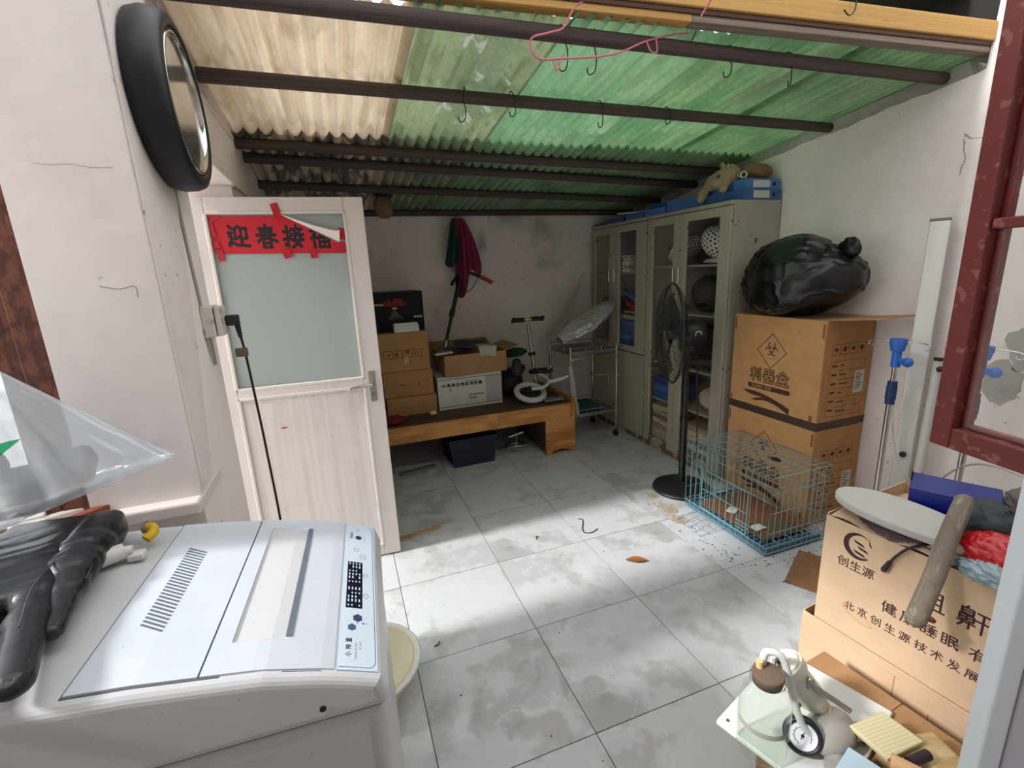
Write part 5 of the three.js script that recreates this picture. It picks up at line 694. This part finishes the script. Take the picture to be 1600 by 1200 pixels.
// ---------------------------------------------------------------- drip stands and white posts by the wall
function dripStand(label, x, z) {
  const s = thing('drip_stand', label, 'drip stand', [x, 0, z], 0, 'hospital drip stands');
  for (let k = 0; k < 5; k++) { const a = k * 1.257 + 0.3; const l = M('leg', join([bar(V(0, 0.07, 0), V(0.14 * Math.cos(a), 0.045, 0.14 * Math.sin(a)), 0.009, 10)]), chrome, s); M('castor', new THREE.SphereGeometry(0.018, 12, 10).translate(0.14 * Math.cos(a), 0.018, 0.14 * Math.sin(a)), blackPlastic, l); }
  M('lower_tube', bar(V(0, 0.05, 0), V(0, 0.84, 0), 0.0125, 16), chrome, s); M('upper_tube', bar(V(0, 0.84, 0), V(0, 1.02, 0), 0.0105, 16), chrome, s);
  const cl = M('collar', join([bar(V(0, 0.775, 0), V(0, 0.885, 0), 0.0195, 18), bar(V(0, 0.8, 0), V(0, 0.86, 0), 0.0215, 18)]), std(0x17305e, 0.5), s);
  const hd = M('clamp_head', join([bar(V(0, 0.955, 0), V(0, 1.03, 0), 0.019, 18), bar(V(0, 1.03, 0), V(0, 1.06, 0), 0.026, 18, 0.032), bar(V(0, 1.06, 0), V(0, 1.085, 0), 0.034, 18), bar(V(0.0, 0.985, 0), V(-0.01, 0.985, 0.05), 0.014, 12), new THREE.SphereGeometry(0.022, 14, 10).translate(-0.01, 0.985, 0.055)]), std(0x2a66b8, 0.4), s);
  for (const q of [-1, 1]) M('hook', tube([[0, 1.075, 0], [0.01 * q, 1.075, 0.08 * q], [0.01 * q, 1.068, 0.118 * q], [0.01 * q, 1.05, 0.122 * q], [0.01 * q, 1.046, 0.105 * q], [0.01 * q, 1.058, 0.098 * q]], 0.0028, 30, 6), chrome, hd);
  return s;
}
dripStand('chrome drip stand with blue clamp beside the sharps cartons', 2.28, 1.155);
dripStand('chrome drip stand seen through the red framed window pane', 2.33, 1.44);
{ const t = thing('white_post', 'tall white rectangular metal post leaning in front of the side wall', 'post', [2.43, 0, 1.16], 0.5); t.rotation.z = -0.02;
  M('profile', rbox(-0.026, 0.026, 0.0, 1.6, -0.036, 0.036, 0.006), std(0xd6d4ce, 0.4), t); M('end_cap', rbox(-0.027, 0.027, 1.6, 1.612, -0.037, 0.037, 0.003), std(0x77746e, 0.6), t);
  M('slot', rbox(-0.006, 0.006, 1.42, 1.455, 0.0355, 0.0367, 0.0005), blackPlastic, t); M('knob', new THREE.CylinderGeometry(0.014, 0.014, 0.012, 16).rotateZ(Math.PI / 2).translate(-0.03, 0.5, 0.0), std(0x2c241e, 0.5), t); M('foot', rbox(-0.07, 0.032, 0.0, 0.02, -0.03, 0.03, 0.003), std(0xbdbab2, 0.5), t); }
{ const t = thing('white_rod', 'thin white rod with dark band standing beside the white post', 'rod', [2.4, 0, 1.245]); M('rod', bar(V(0, 0, 0), V(0.06, 0.98, -0.02), 0.017, 16), std(0xcfcdc8, 0.4), t); M('band', bar(V(0.022, 0.36, -0.0075), V(0.026, 0.43, -0.009), 0.021, 16), std(0x2b2a2a, 0.5), t); M('tip', bar(V(0.0598, 0.975, -0.02), V(0.0605, 0.99, -0.02), 0.018, 16), std(0x2a1a18, 0.5), t); M('button', new THREE.SphereGeometry(0.014, 12, 8).translate(0.045, 0.94, 0.0), std(0x3a1a18, 0.5), t); }
solo('thin_cable', tube([[2.4, 0.85, 1.1], [2.36, 0.7, 1.13], [2.3, 0.55, 1.2], [2.15, 0.5, 1.35], [1.9, 0.6, 1.55], [1.72, 0.78, 1.72], [1.6, 0.86, 1.85], [1.55, 0.86, 2.0]], 0.0032, 80, 6), std(0xb9b5a8, 0.6), 'thin pale cable sagging from the wall to the big carton', 'cable');
// ---------------------------------------------------------------- red casement sash
{ const w = struct('window_2', 'red painted wooden casement sash swung open at the side'); w.position.set(1.212, 1.018, 1.9); w.rotation.y = Math.PI / 2 - 2.927 + Math.PI; 
  w.rotation.y = Math.atan2(-0.977, -0.212); // local +x runs towards the house wall
  const red = std(0xffffff, 0.5, { map: mapped(tex(256, 256, (u, v) => { const n = fbm(u * 6, v * 20, 340, 4), c = fbm(u * 26, v * 26, 341, 3, 26); let q = mix([118, 42, 36], [100, 32, 28], n); if (c > 0.72) q = mix(q, [160, 120, 108], 0.5); return q; }), 2) });
  const S = 1.3, Wd = 0.66, B = (n, x0, x1, y0, y1, z0 = -0.02, z1 = 0.02) => M(n, planar(rbox(x0, x1, y0, y1, z0, z1, 0.004)), red, w);
  B('stile', 0, 0.045, 0, S); B('stile', Wd - 0.045, Wd, 0, S); B('rail', 0.045, Wd - 0.045, 0, 0.05); B('rail', 0.045, Wd - 0.045, S - 0.05, S); B('glazing_bar', 0.045, Wd - 0.045, 0.49, 0.512, -0.014, 0.014);
  B('rebate', 0.045, 0.062, 0.05, S - 0.05, -0.02, -0.004); B('rebate', 0.062, Wd - 0.045, 0.05, 0.062, -0.02, -0.004);
  M('pane', box(0.04, Wd - 0.04, 0.045, 0.492, -0.002, 0.002), glass, w); M('pane', box(0.04, Wd - 0.04, 0.508, S - 0.045, -0.002, 0.002), glass, w);
}
{ const d = struct('door_2', 'white door leaf standing open at the near right'); d.position.set(0.617, 0.01, 2.3); d.rotation.y = -Math.atan2(0.32, 0.313);
  const wm = std(0xc9cbd6, 0.45), em = std(0xdfe6ec, 0.4); M('leaf', rbox(0.024, 0.44, 0, 2.1, -0.02, 0.018, 0.003), wm, d); M('edge_strip', rbox(0, 0.022, 0, 2.1, -0.022, 0.022, 0.004), em, d); }
// ---------------------------------------------------------------- big cartons at the right
const BIG = -1.471;
{ const t = thing('lower_carton', 'open tan carton on the floor holding the printed carton', 'carton', [1.24, 0, 1.64], BIG);
  const m = std(0xffffff, 0.88, { map: mapped(cardTex(61, [212, 184, 152], [200, 170, 138]), 2) });
  for (const [n, a] of [['front_side', [-0.024, 0.64, 0, 0.326, 0.018, 0.023]], ['back_side', [-0.024, 0.64, 0, 0.326, -0.48, -0.475]], ['end_side', [-0.024, -0.019, 0, 0.33, -0.475, 0.018]], ['end_side', [0.635, 0.64, 0, 0.326, -0.475, 0.018]], ['bottom', [-0.019, 0.635, 0, 0.006, -0.475, 0.018]]]) M(n, planar(rbox(...a, 0.0015)), m, t);
  M('score_crease', join([rbox(0.245, 0.248, 0.01, 0.3, 0.0225, 0.0236, 0.0005), rbox(0.33, 0.333, 0.01, 0.25, 0.0225, 0.0236, 0.0005)]), std(0xa9845c, 0.9), t); }
{ const W = 0.6, Hh = 0.384, face = canvas(1500, 960, (g, w, h) => { // 2500 px per metre
    cardBase(g, w, h, [214, 186, 154], [204, 174, 142], 63); const ink = '#3c2226', X = (x) => x * 2500, Y = (y) => (0.682 - y) * 2500; g.fillStyle = ink; g.strokeStyle = ink;
    g.save(); g.translate(X(0.098), Y(0.624)); // round C mark with bars
    g.beginPath(); g.arc(0, 0, 104, 0.75, 5.5); g.arc(20, -6, 86, 5.35, 0.95, true); g.closePath(); g.fill(); g.beginPath(); g.moveTo(60, -92); g.lineTo(92, -30); g.lineTo(72, -40); g.fill();
    for (const [a, b, c] of [[-40, -44, 66], [-10, -6, 66], [-34, 34, 74]]) { g.beginPath(); g.moveTo(a, b); g.lineTo(a + c, b + 14); g.lineTo(a + c + 22, b + 36); g.lineTo(a + 20, b + 22); g.fill(); } g.restore();
    write(g, '创生源', X(0.046), Y(0.573), 84, 5, 8); write(g, '健康睡眠', X(0.178), Y(0.5), 98, 18, 9); glyph(g, '有', X(0.376), Y(0.5), 98, 9);
    write(g, '阻鼾', X(0.252), Y(0.602), 160, 60, 13); write(g, '北京创生源技术发展', X(0.082), Y(0.434), 74, 18, 7);
    g.strokeStyle = 'rgba(190,120,80,0.5)'; g.lineWidth = 8; g.beginPath(); g.ellipse(X(0.12), Y(0.4), 110, 34, 0.3, 0, 7); g.stroke(); });
  const t = thing('printed_carton', 'tan carton with dark printed characters full of odds and ends', 'carton', [1.24, 0, 1.64], BIG); const m = std(0xffffff, 0.88, { map: mapped(cardTex(66, [212, 184, 152], [200, 170, 138]), 2) });
  for (const [n, a] of [['front_side', [0, W, 0.298, 0.682, -0.005, 0]], ['back_side', [0, W, 0.298, 0.682, -0.45, -0.445]], ['end_side', [0, 0.005, 0.298, 0.69, -0.445, -0.005]], ['end_side', [W - 0.005, W, 0.298, 0.682, -0.445, -0.005]], ['inner_floor', [0.005, W - 0.005, 0.64, 0.646, -0.445, -0.005]], ['under_floor', [0.005, W - 0.005, 0.008, 0.298, -0.44, -0.01]]]) M(n, planar(rbox(...a, 0.0015)), m, t);
  M('printed_face', facing(W - 0.004, Hh).translate(W / 2, 0.298 + Hh / 2, 0.0006), std(0xffffff, 0.85, { map: face }), t);
  M('torn_flap', planar(sheet((u, v) => [0.01 + 0.26 * u, 0.684 + 0.02 * v + 0.008 * Math.sin(u * 9), -0.005 - 0.12 * v - 0.03 * u * v], 14, 8, 0.003)), m, t);
}
const onBig = (name, label, category, lx, y, lz, turn = 0) => { const p = V(lx, y, lz).applyAxisAngle(V(0, 1, 0), BIG); return thing(name, label, category, [1.24 + p.x, p.y, 1.64 + p.z], BIG + turn); };
{ const t = onBig('foam_pad', 'long pale grey pointed foam pad lying across the printed carton', 'pad', 0.19, 0.715, -0.085, 0.0);
  const g = prism((() => { const a = []; for (let k = 0; k < 40; k++) { const q = k / 40 * Math.PI * 2; a.push([0.205 * Math.cos(q), 0.085 * Math.sin(q) * (1 - 0.25 * Math.cos(q + 0.3))]); } return a; })(), 0.024, 0.006, 3).rotateX(-Math.PI / 2); M('foam', planar(g), std(0xc2c0b9, 0.9, { bumpMap: mapped(grain, 2), bumpScale: 0.004 }), t).rotation.z = -0.03; }
{ const t = onBig('rag', 'purple brown woolly rag under the foam pad', 'rag', 0.17, 0.685, -0.085); M('cloth', crumple(0.15, 0.03, 0.075, 5, 0.3, 71, 64), std(0x6a565c, 1), t); }
{ const t = onBig('gift_box', 'royal blue flat box on the printed carton', 'box', 0.19, 0.7, -0.29, 0.35); M('base', rbox(-0.1, 0.1, 0, 0.062, -0.07, 0.07, 0.003), std(0x10208c, 0.35), t); M('lid', rbox(-0.101, 0.101, 0.058, 0.078, -0.071, 0.071, 0.003), std(0x1a2c80, 0.3), t); }
const hatM = std(0x3c4348, 0.7), hatD = std(0x1a1c1f, 0.75);
for (const [lx, lz, y, k, lab, c] of [[0.3, -0.2, 0.735, 1, 'slate grey folded felt cap next to the blue box', hatM], [0.44, -0.25, 0.745, 2, 'darker grey felt cap against the red sash corner', std(0x4a4d4e, 0.7)]]) { const t = onBig('felt_cap', lab, 'cap', lx, y, lz, 0.4 * k); M('crown', crumple(0.07, 0.075, 0.09, 1.8, 0.16, 70 + k, 48), c, t); M('opening', new THREE.TorusGeometry(0.04, 0.014, 10, 28).rotateX(0.5).translate(0.0, -0.005, 0.072), hatD, t); }
{ const t = onBig('grey_sack', 'brown grey crumpled paper behind the felt caps', 'paper', 0.37, 0.77, -0.34); M('paper', crumple(0.1, 0.06, 0.06, 3, 0.3, 77, 40), std(0x77706a, 0.85), t); }
{ const t = onBig('red_bag', 'shiny red plastic bag on the printed carton', 'bag', 0.36, 0.715, -0.09); M('bag', crumple(0.085, 0.06, 0.075, 2.0, 0.16, 81, 90), std(0xc4141a, 0.3), t); }
{ const t = onBig('clear_bag', 'pale blue clear plastic bag at the carton front edge', 'bag', 0.385, 0.7, -0.02); M('bag', crumple(0.07, 0.028, 0.05, 3, 0.3, 85, 64), phy(0xbcd6de, 0.3, { transmission: 0.35, thickness: 0 }), t); }
{ const t = onBig('film_wad', 'white crumpled film under the red bag', 'film', 0.29, 0.69, -0.05); M('film', crumple(0.06, 0.03, 0.04, 3.4, 0.35, 87, 48), phy(0xcfc9cc, 0.4, { transmission: 0.3, thickness: 0 }), t); }
{ const t = thing('wooden_club', 'thick weathered wooden stick resting on the front edge of the printed carton', 'stick'); const wm = std(0xffffff, 0.85, { map: mapped(tex(256, 256, (u, v) => { const n = fbm(u * 20, v * 3, 345, 4), s = fbm(u * 8, v * 8, 346, 4, 8); return mix(mix([118, 106, 90], [142, 131, 116], n), [172, 166, 158], step(0.55, 0.75, s) * 0.6); }), 1, 2) });
  const a = V(1.085, 0.622, 1.988), b = V(1.37, 0.822, 1.905); M('shaft', new THREE.TubeGeometry(new THREE.CatmullRomCurve3([a, V(1.18, 0.692, 1.962), V(1.28, 0.763, 1.93), b]), 30, 0.0215, 14), wm, t); for (const e of [a, b]) M('end_grain', new THREE.SphereGeometry(0.0215, 14, 10).translate(e.x, e.y, e.z), wm, t);
  tag(M('stain', new THREE.SphereGeometry(0.007, 10, 8).scale(1, 1, 1.4).translate(1.105, 0.626, 2.007), std(0x5c2418, 0.6), t), 'dark red stain'); }
{ const t = thing('jack_lead', 'short dark lead with jack plug hanging over the printed carton front', 'lead', [1.24, 0, 1.64], BIG); M('lead', tube([[0.25, 0.7, -0.06], [0.235, 0.7, -0.01], [0.222, 0.69, 0.012], [0.2, 0.655, 0.014], [0.186, 0.625, 0.012]], 0.0036, 30, 8), std(0x3a2630, 0.5), t); M('plug', join([bar(V(0.187, 0.628, 0.0125), V(0.176, 0.598, 0.011), 0.0058, 12, 0.008), new THREE.SphereGeometry(0.007, 10, 8).translate(0.175, 0.596, 0.011)]), std(0x2a1e2a, 0.4), t); }
// ---------------------------------------------------------------- suction pump on a carton
{ const t = thing('support_carton', 'plain tan carton under the white pump board', 'carton', [1.0, 0, 1.98], 0.1); M('body', planar(rbox(-0.13, 0.14, 0, 0.322, -0.2, 0.2, 0.004)), card, t); M('flap', planar(rbox(-0.13, 0.14, 0.322, 0.3255, -0.2, -0.002, 0.001)), card, t); M('flap', planar(rbox(-0.13, 0.14, 0.322, 0.3255, 0.002, 0.2, 0.001)), card, t); }
{ const t = thing('suction_pump', 'cream medical suction pump with pressure gauge on a white board', 'pump', [0.655, 0.326, 1.83], 0.305);
  const cream = std(0xddd8c6, 0.45), W2 = (x, y, z) => V(x - 0.655, y - 0.326, z - 1.83).applyAxisAngle(V(0, 1, 0), -0.305);
  M('base_board', rbox(0, 0.36, 0, 0.014, 0, 0.27, 0.004), std(0xd9dad6, 0.5), t); M('board_screw', new THREE.CylinderGeometry(0.004, 0.004, 0.003, 12).translate(0.02, 0.0145, 0.02), std(0x55534e, 0.5), t);
  const a = W2(0.80, 0.51, 1.885), b = W2(0.885, 0.372, 1.952), d = b.clone().sub(a), at = (q) => a.clone().addScaledVector(d, q);
  M('cylinder', join([bar(at(0.02), at(0.14), 0.042, 28), bar(at(0.14), at(0.62), 0.034, 28, 0.034), bar(at(0.62), at(0.74), 0.034, 28, 0.026), bar(at(-0.02), at(0.02), 0.036, 28)]), cream, t);
  tag(M('rubber_boot', join([0, 1, 2, 3].map((k) => bar(at(0.72 + k * 0.09), at(0.8 + k * 0.09), 0.027 - k * 0.002, 18, 0.022 - k * 0.002))), std(0xd6c7a4, 0.7), t), 'ribbed cream rubber boot');
  const h0 = W2(0.815, 0.335, 1.905), h1 = W2(0.82, 0.49, 1.935), h2 = W2(0.90, 0.425, 1.985); M('handle_frame', tube([h0, h0.clone().lerp(h1, 0.5), h0.clone().lerp(h1, 0.9), h1.clone().add(V(0.008, 0.006, 0.002)), h1.clone().lerp(h2, 0.15), h1.clone().lerp(h2, 0.6), h2], 0.0068, 60, 10), steel, t);
  M('tap_valve', join([bar(at(-0.05), at(-0.02).add(V(-0.03, 0.02, 0)), 0.008, 10), bar(at(0).add(V(-0.03, 0.02, -0.01)), at(0).add(V(-0.055, 0.0, 0.0)), 0.005, 8), bar(at(0).add(V(-0.02, 0.035, 0.0)), at(0).add(V(-0.03, 0.0, 0.0)), 0.005, 8)]), chrome, t);
  const gp = W2(0.775, 0.39, 1.968), dir = W2(-0.115, 1.468, 2.571).sub(gp).normalize().add(V(-0.15, -0.25, 0.2)).normalize(), gq = new THREE.Quaternion().setFromUnitVectors(V(0, 0, 1), dir);
  const G = new THREE.Group(); G.name = 'gauge'; G.position.copy(gp); G.quaternion.copy(gq); t.add(G);
  M('bezel', lathe([[0, -0.014], [0.036, -0.014], [0.041, -0.008], [0.041, 0.006], [0.036, 0.011], [0.03, 0.009], [0.03, 0.004], [0, 0.004]], 40).rotateX(Math.PI / 2), std(0x1c1c22, 0.4), G);
  M('dial', new THREE.CircleGeometry(0.03, 36).translate(0, 0, 0.0048), std(0xffffff, 0.4, { map: canvas(256, 256, (g) => { g.fillStyle = '#e6e8ee'; g.fillRect(0, 0, 256, 256); g.strokeStyle = '#2a2c38'; g.lineWidth = 6; g.beginPath(); g.arc(128, 128, 74, 2.3, 7.1); g.stroke(); g.lineWidth = 4; for (let k = 0; k < 11; k++) { const q = 2.3 + k * 0.48; g.beginPath(); g.moveTo(128 + 74 * Math.cos(q), 128 + 74 * Math.sin(q)); g.lineTo(128 + 92 * Math.cos(q), 128 + 92 * Math.sin(q)); g.stroke(); } g.lineWidth = 8; g.beginPath(); g.moveTo(104, 156); g.lineTo(160, 88); g.stroke(); g.fillStyle = '#2a2c38'; g.beginPath(); g.arc(128, 128, 16, 0, 7); g.fill(); }) }), G);
  M('gauge_mount', bar(gp.clone(), V(gp.x + 0.02, 0.012, gp.z - 0.01), 0.009, 10), steel, t);
  M('motor_block', join([new THREE.SphereGeometry(0.055, 28, 20).scale(1.3, 0.65, 0.9).translate(0.15, 0.048, 0.2), bar(V(0.08, 0.03, 0.235), V(0.2, 0.03, 0.2), 0.022, 16)]), std(0x9b9790, 0.5), t);
  M('hose', tube([W2(0.708, 0.555, 1.9), W2(0.72, 0.583, 1.9), W2(0.745, 0.575, 1.92), W2(0.757, 0.52, 1.935), W2(0.765, 0.46, 1.95), W2(0.78, 0.41, 1.965), W2(0.805, 0.385, 1.985), W2(0.845, 0.383, 1.985), W2(0.872, 0.39, 1.962)], 0.0085, 90, 12), std(0xd4d4d0, 0.35), t);
}
{ const t = thing('glass_jar', 'glass jar with brown stopper on the pump board', 'jar', [0.7, 0.3405, 1.925]);
  M('jar_glass', lathe([[0, 0.001], [0.048, 0.001], [0.054, 0.006], [0.055, 0.02], [0.055, 0.138], [0.051, 0.158], [0.041, 0.172], [0.034, 0.18], [0.034, 0.193], [0.038, 0.197], [0.038, 0.205], [0.034, 0.207], [0.032, 0.2]], 56), phy(0xf4f8f5, 0.02, { transmission: 1, thickness: 0, ior: 1.5 }), t);
  tag(M('stopper', lathe([[0, 0.188], [0.031, 0.188], [0.034, 0.21], [0.032, 0.216], [0, 0.216]], 32), std(0x6c5848, 0.8), t), 'brown rubber stopper');
  tag(M('hose_nozzle', bar(V(-0.006, 0.21, -0.018), V(-0.006, 0.232, -0.02), 0.008, 12), std(0xd8c08c, 0.5), t), 'yellowish hose nozzle');
  tag(M('paper_label', new THREE.CylinderGeometry(0.0555, 0.0555, 0.014, 40, 1, true, -2.0, 2.2).translate(0, 0.092, 0), std(0x9c9c92, 0.8), t), 'grey strip label'); }
{ const t = thing('grey_strap', 'flat grey strap lying between the pump and the foam plate', 'strap', [0.94, 0.3265, 1.99], -0.35); M('strap', planar(sheet((u, v) => [(u - 0.5) * 0.24, 0.02 + 0.006 * Math.sin(u * 4), (0.5 - v) * 0.05], 16, 3, 0.003)), std(0x9d9c9a, 0.6), t); M('end_block', rbox(-0.12, -0.09, 0, 0.02, -0.025, 0.025, 0.003), std(0x8a8886, 0.6), t); }
{ const t = thing('beige_plate', 'beige ribbed foam plate lying on the wooden block', 'plate', [0.94, 0.392, 2.04], -0.08); const q = [[-0.055, -0.035], [0.045, -0.04], [0.058, 0.038], [-0.05, 0.043]]; M('plate', planar(prism(q.map(([a, b]) => [a, -b]), 0.012, 0.003, 2).rotateX(-Math.PI / 2)), std(0xffffff, 0.8, { map: mapped(tex(128, 128, (u, v) => { const n = 8 * Math.sin(v * 6.2832 * 16); return [214 + n, 202 + n, 160 + n]; }), 8) }), t); }
{ const t = thing('wooden_block', 'pale wooden block beneath the beige plate', 'wood block', [0.985, 0.3265, 2.09], -0.25); M('block', planar(rbox(-0.07, 0.07, 0, 0.06, -0.04, 0.05, 0.006)), std(0xffffff, 0.75, { map: mapped(woodTex([206, 184, 136], [186, 158, 108], 31), 3) }), t); }
{ const t = thing('light_blue_box', 'pale blue box corner at the bottom of the view', 'box', [0.815, 0.345, 2.09], 0.3); M('box', rbox(-0.05, 0.035, 0, 0.06, -0.05, 0.05, 0.003), std(0xb4ccd8, 0.55), t); }
{ const t = thing('wood_roller', 'small peach wooden roller with dark handle next to the pale blue box', 'roller', [0.895, 0.392, 2.115], 0.5); M('roller', bar(V(0, 0.016, -0.03), V(0, 0.016, 0.03), 0.016, 18), std(0xd8aa7c, 0.6), t); M('grip', bar(V(0.02, 0.016, 0.0), V(0.07, 0.012, 0.03), 0.011, 14), std(0x2a1c28, 0.5), t); }
// ---------------------------------------------------------------- hooks, hangers and litter
const hookM = std(0x2c2823, 0.5, { metalness: 0.6 });
const sHook = (x, y, z, l, tw) => tube([[0.012, 0.0, -0.03], [0, 0.034, 0.0], [0.003, 0.01, 0.026], [0.004 + tw, -0.02, 0.022], [0.012 + tw, -l * 0.6, 0.02], [0.006 + tw, -l, 0.02], [-0.014 + tw, -l - 0.008, 0.02], [-0.02 + tw, -l + 0.012, 0.02]].map(([a, b, c]) => [a, b, c]), 0.0022, 44, 6);
[[0.466, 0.505, 0.09, 'wire hook on the second pipe above the raincoat'], [0.665, 0.503, 0.06, 'short wire hook on the second pipe right of the raincoat'], [0.68, 0.955, 0.1, 'long straight wire hook under the pink hanger'], [0.805, 0.958, 0.1, 'open S shaped wire hook beside the pink hanger'], [1.09, 0.492, 0.075, 'wire hook mid way on the second pipe'], [1.46, 0.488, 0.04, 'short wire hook on the second pipe above the cabinet'], [1.37, 0.972, 0.07, 'doubled wire hook on the front pipe'], [1.65, 0.98, 0.085, 'rightmost thin wire hook on the front pipe']].forEach(([x, z, l, lab], k) => solo('wire_hook', sHook(0, 0, 0, l, 0.006 * ((k * 7) % 3 - 1)), hookM, lab, 'hook', [x, roofH(z) - 0.002, z], [0, (k * 37 % 10) / 10 - 0.5, 0]));
solo('wire_hook', tube([[0.0, 0.06, 0], [0.01, 0.02, 0.002], [0.0, -0.012, 0.006], [-0.03, -0.03, 0.01], [-0.06, -0.018, 0.012]], 0.0026, 30, 6), hookM, 'bent nail hook on the yellow eaves beam', 'hook', [1.78, 2.345, 1.135]);
solo('thin_wire', tube([[0, 0.2, 0], [0.0, 0.1, 0.0], [-0.02, 0.0, -0.02], [-0.07, -0.045, -0.04], [-0.085, -0.05, -0.04]], 0.0018, 30, 5), hookM, 'thin dark wire dangling from the eaves beam', 'wire', [1.2, 2.24, 1.02]);
{ const pk = std(0xcf6f86, 0.5); const t = thing('coat_hanger', 'bent pink wire coat hanger hooked over the front pipe', 'hanger'); M('wire', tube([[0.75, 2.3, 1.03], [0.7, 2.27, 1.02], [0.665, 2.215, 1.01], [0.615, 2.195, 1.01], [0.555, 2.175, 1.0], [0.575, 2.125, 1.0], [0.66, 2.13, 1.0], [0.85, 2.16, 1.0], [0.99, 2.215, 1.0], [1.1, 2.245, 1.0], [1.16, 2.255, 1.0]], 0.0035, 90, 6), pk, t); M('trouser_notch', tube([[0.625, 2.13, 1.0], [0.645, 2.095, 1.0], [0.655, 2.115, 1.0], [0.66, 2.14, 1.0]], 0.0028, 20, 6), pk, t); M('second_notch', tube([[0.985, 2.215, 1.0], [1.005, 2.185, 1.0], [1.03, 2.185, 1.0], [1.025, 2.225, 1.0]], 0.0028, 20, 6), pk, t);
  const u = thing('coat_hanger', 'loose pink wire coat hanger hanging against the yellow beam', 'hanger'); M('wire', tube([[0.86, 2.37, 1.16], [0.9, 2.335, 1.15], [0.98, 2.33, 1.15], [1.04, 2.32, 1.14], [1.12, 2.335, 1.14], [1.15, 2.31, 1.12], [1.145, 2.27, 1.08]], 0.0035, 50, 6), pk, u); }
{ const t = thing('cloth_bundle', 'brown wrapped bundle hanging under the roof behind the door', 'bundle', [0.25, 1.93, -0.95]); M('wrap', crumple(0.065, 0.085, 0.065, 1.6, 0.08, 91, 40), std(0x7d6048, 0.8), t); M('knot', crumple(0.07, 0.06, 0.06, 2, 0.2, 93, 32).translate(0.01, 0.1, 0), std(0x24211e, 0.9), t); }
solo('dry_leaf', sheet((u, v) => { const w = 0.022 * Math.sin(Math.PI * clamp(u * 0.96 + 0.02)); return [(u - 0.5) * 0.11, 0.006 + 0.012 * Math.abs(v - 0.5) * Math.sin(u * 3.1) + 0.004 * u, (v - 0.5) * 2 * w]; }, 14, 6, 0.0006), std(0x9a5c20, 0.7), 'curled brown dry leaf on the bright tiles', 'leaf', [1.15, 0.001, 0.775], [0, -0.5, 0]);
solo('bent_wire', tube([[0.03, 0.003, -0.09], [0.05, 0.003, -0.075], [0.03, 0.003, -0.03], [0, 0.003, 0.02], [-0.005, 0.003, 0.06], [0.03, 0.003, 0.075], [0.08, 0.003, 0.055]], 0.0025, 50, 6), hookM, 'bent black wire lying on the bright tiles', 'wire', [1.045, 0, 0.375]);
solo('wood_strip', planar(rbox(-0.14, 0.14, 0, 0.016, -0.014, 0.014, 0.003)), std(0xffffff, 0.8, { map: mapped(woodTex([186, 160, 120], [160, 132, 94], 41), 3) }), 'pale wooden strip on the floor at the door bottom', 'wood strip', [0.155, 0.0005, 0.06], [0, 0.17, 0]);
[[0.772, 0.372, 0.03, 'curled grey scrap on the bright tile row'], [1.68, 1.19, 0.025, 'dark scrap next to the cardboard piece'], [0.094, 0.928, 0.03, 'small grey metal clip beside the basin']].forEach(([x, z, l, lab]) => solo('floor_scrap', tube([[-l / 2, 0.003, 0], [0, 0.006, 0.006], [l / 2, 0.003, -0.004]], 0.003, 10, 5), std(0x5c5954, 0.7), lab, 'scrap', [x, 0, z], [0, x * 5, 0]));
{ // crumbs and flakes swept round the cage and fan, too many to count
  const gl = []; for (let k = 0; k < 240; k++) { const e = rnd(); let x, z; if (e < 0.6) { x = 1.6 + 0.14 * rr(-1, 1) * rnd(); z = 0.3 + 0.75 * rnd(); } else if (e < 0.9) { x = 1.7 + 0.4 * rnd(); z = 1.06 + 0.07 * rr(-1, 1) * rnd(); } else { x = rr(0.1, 1.9); z = rr(0.2, 2.0); } const s = e < 0.9 ? rr(0.002, 0.008) : rr(0.003, 0.006); gl.push(new THREE.TetrahedronGeometry(s).scale(1, 0.25, rr(0.4, 1.2)).rotateY(rnd() * 6).translate(x, 0.001, z)); }
  const m = M(numbered('floor_crumbs'), join(gl), std(0x4a4238, 0.95)); tag(m, 'dark crumbs and flakes scattered on the tiles round the cage', 'crumbs', null, 'stuff');
  const dm = std(0xffffff, 0.95, { map: mapped(tex(128, 128, (u, v) => mix([188, 178, 154], [146, 130, 104], fbm(u * 6, v * 6, 350, 4, 6))), 6) });
  [[1.64, 0.4, 0.06, 'yellowish dried stain at the fan base edge'], [1.61, 0.53, 0.05, 'tan dried stain between fan and cage'], [1.65, 0.22, 0.04, 'small dried stain left of the fan base']].forEach(([x, z, s, lab], k) => { const sh = []; for (let a = 0; a < 40; a++) { const q = a / 40 * Math.PI * 2, r = s * (0.35 + 1.1 * fbm(Math.cos(q) * 3 + k * 7, Math.sin(q) * 3, k + 2, 4)); sh.push([r * Math.cos(q) * 0.8, r * Math.sin(q) * 1.2]); } solo('dried_stain', planar(prism(sh, 0.0012).rotateX(-Math.PI / 2)), dm, lab, 'stain', [x, 0.0002, z]); });
}
scene.traverse((o) => { if (o.isMesh) { o.castShadow = true; o.receiveShadow = true; } });
renderer.render(scene, camera);
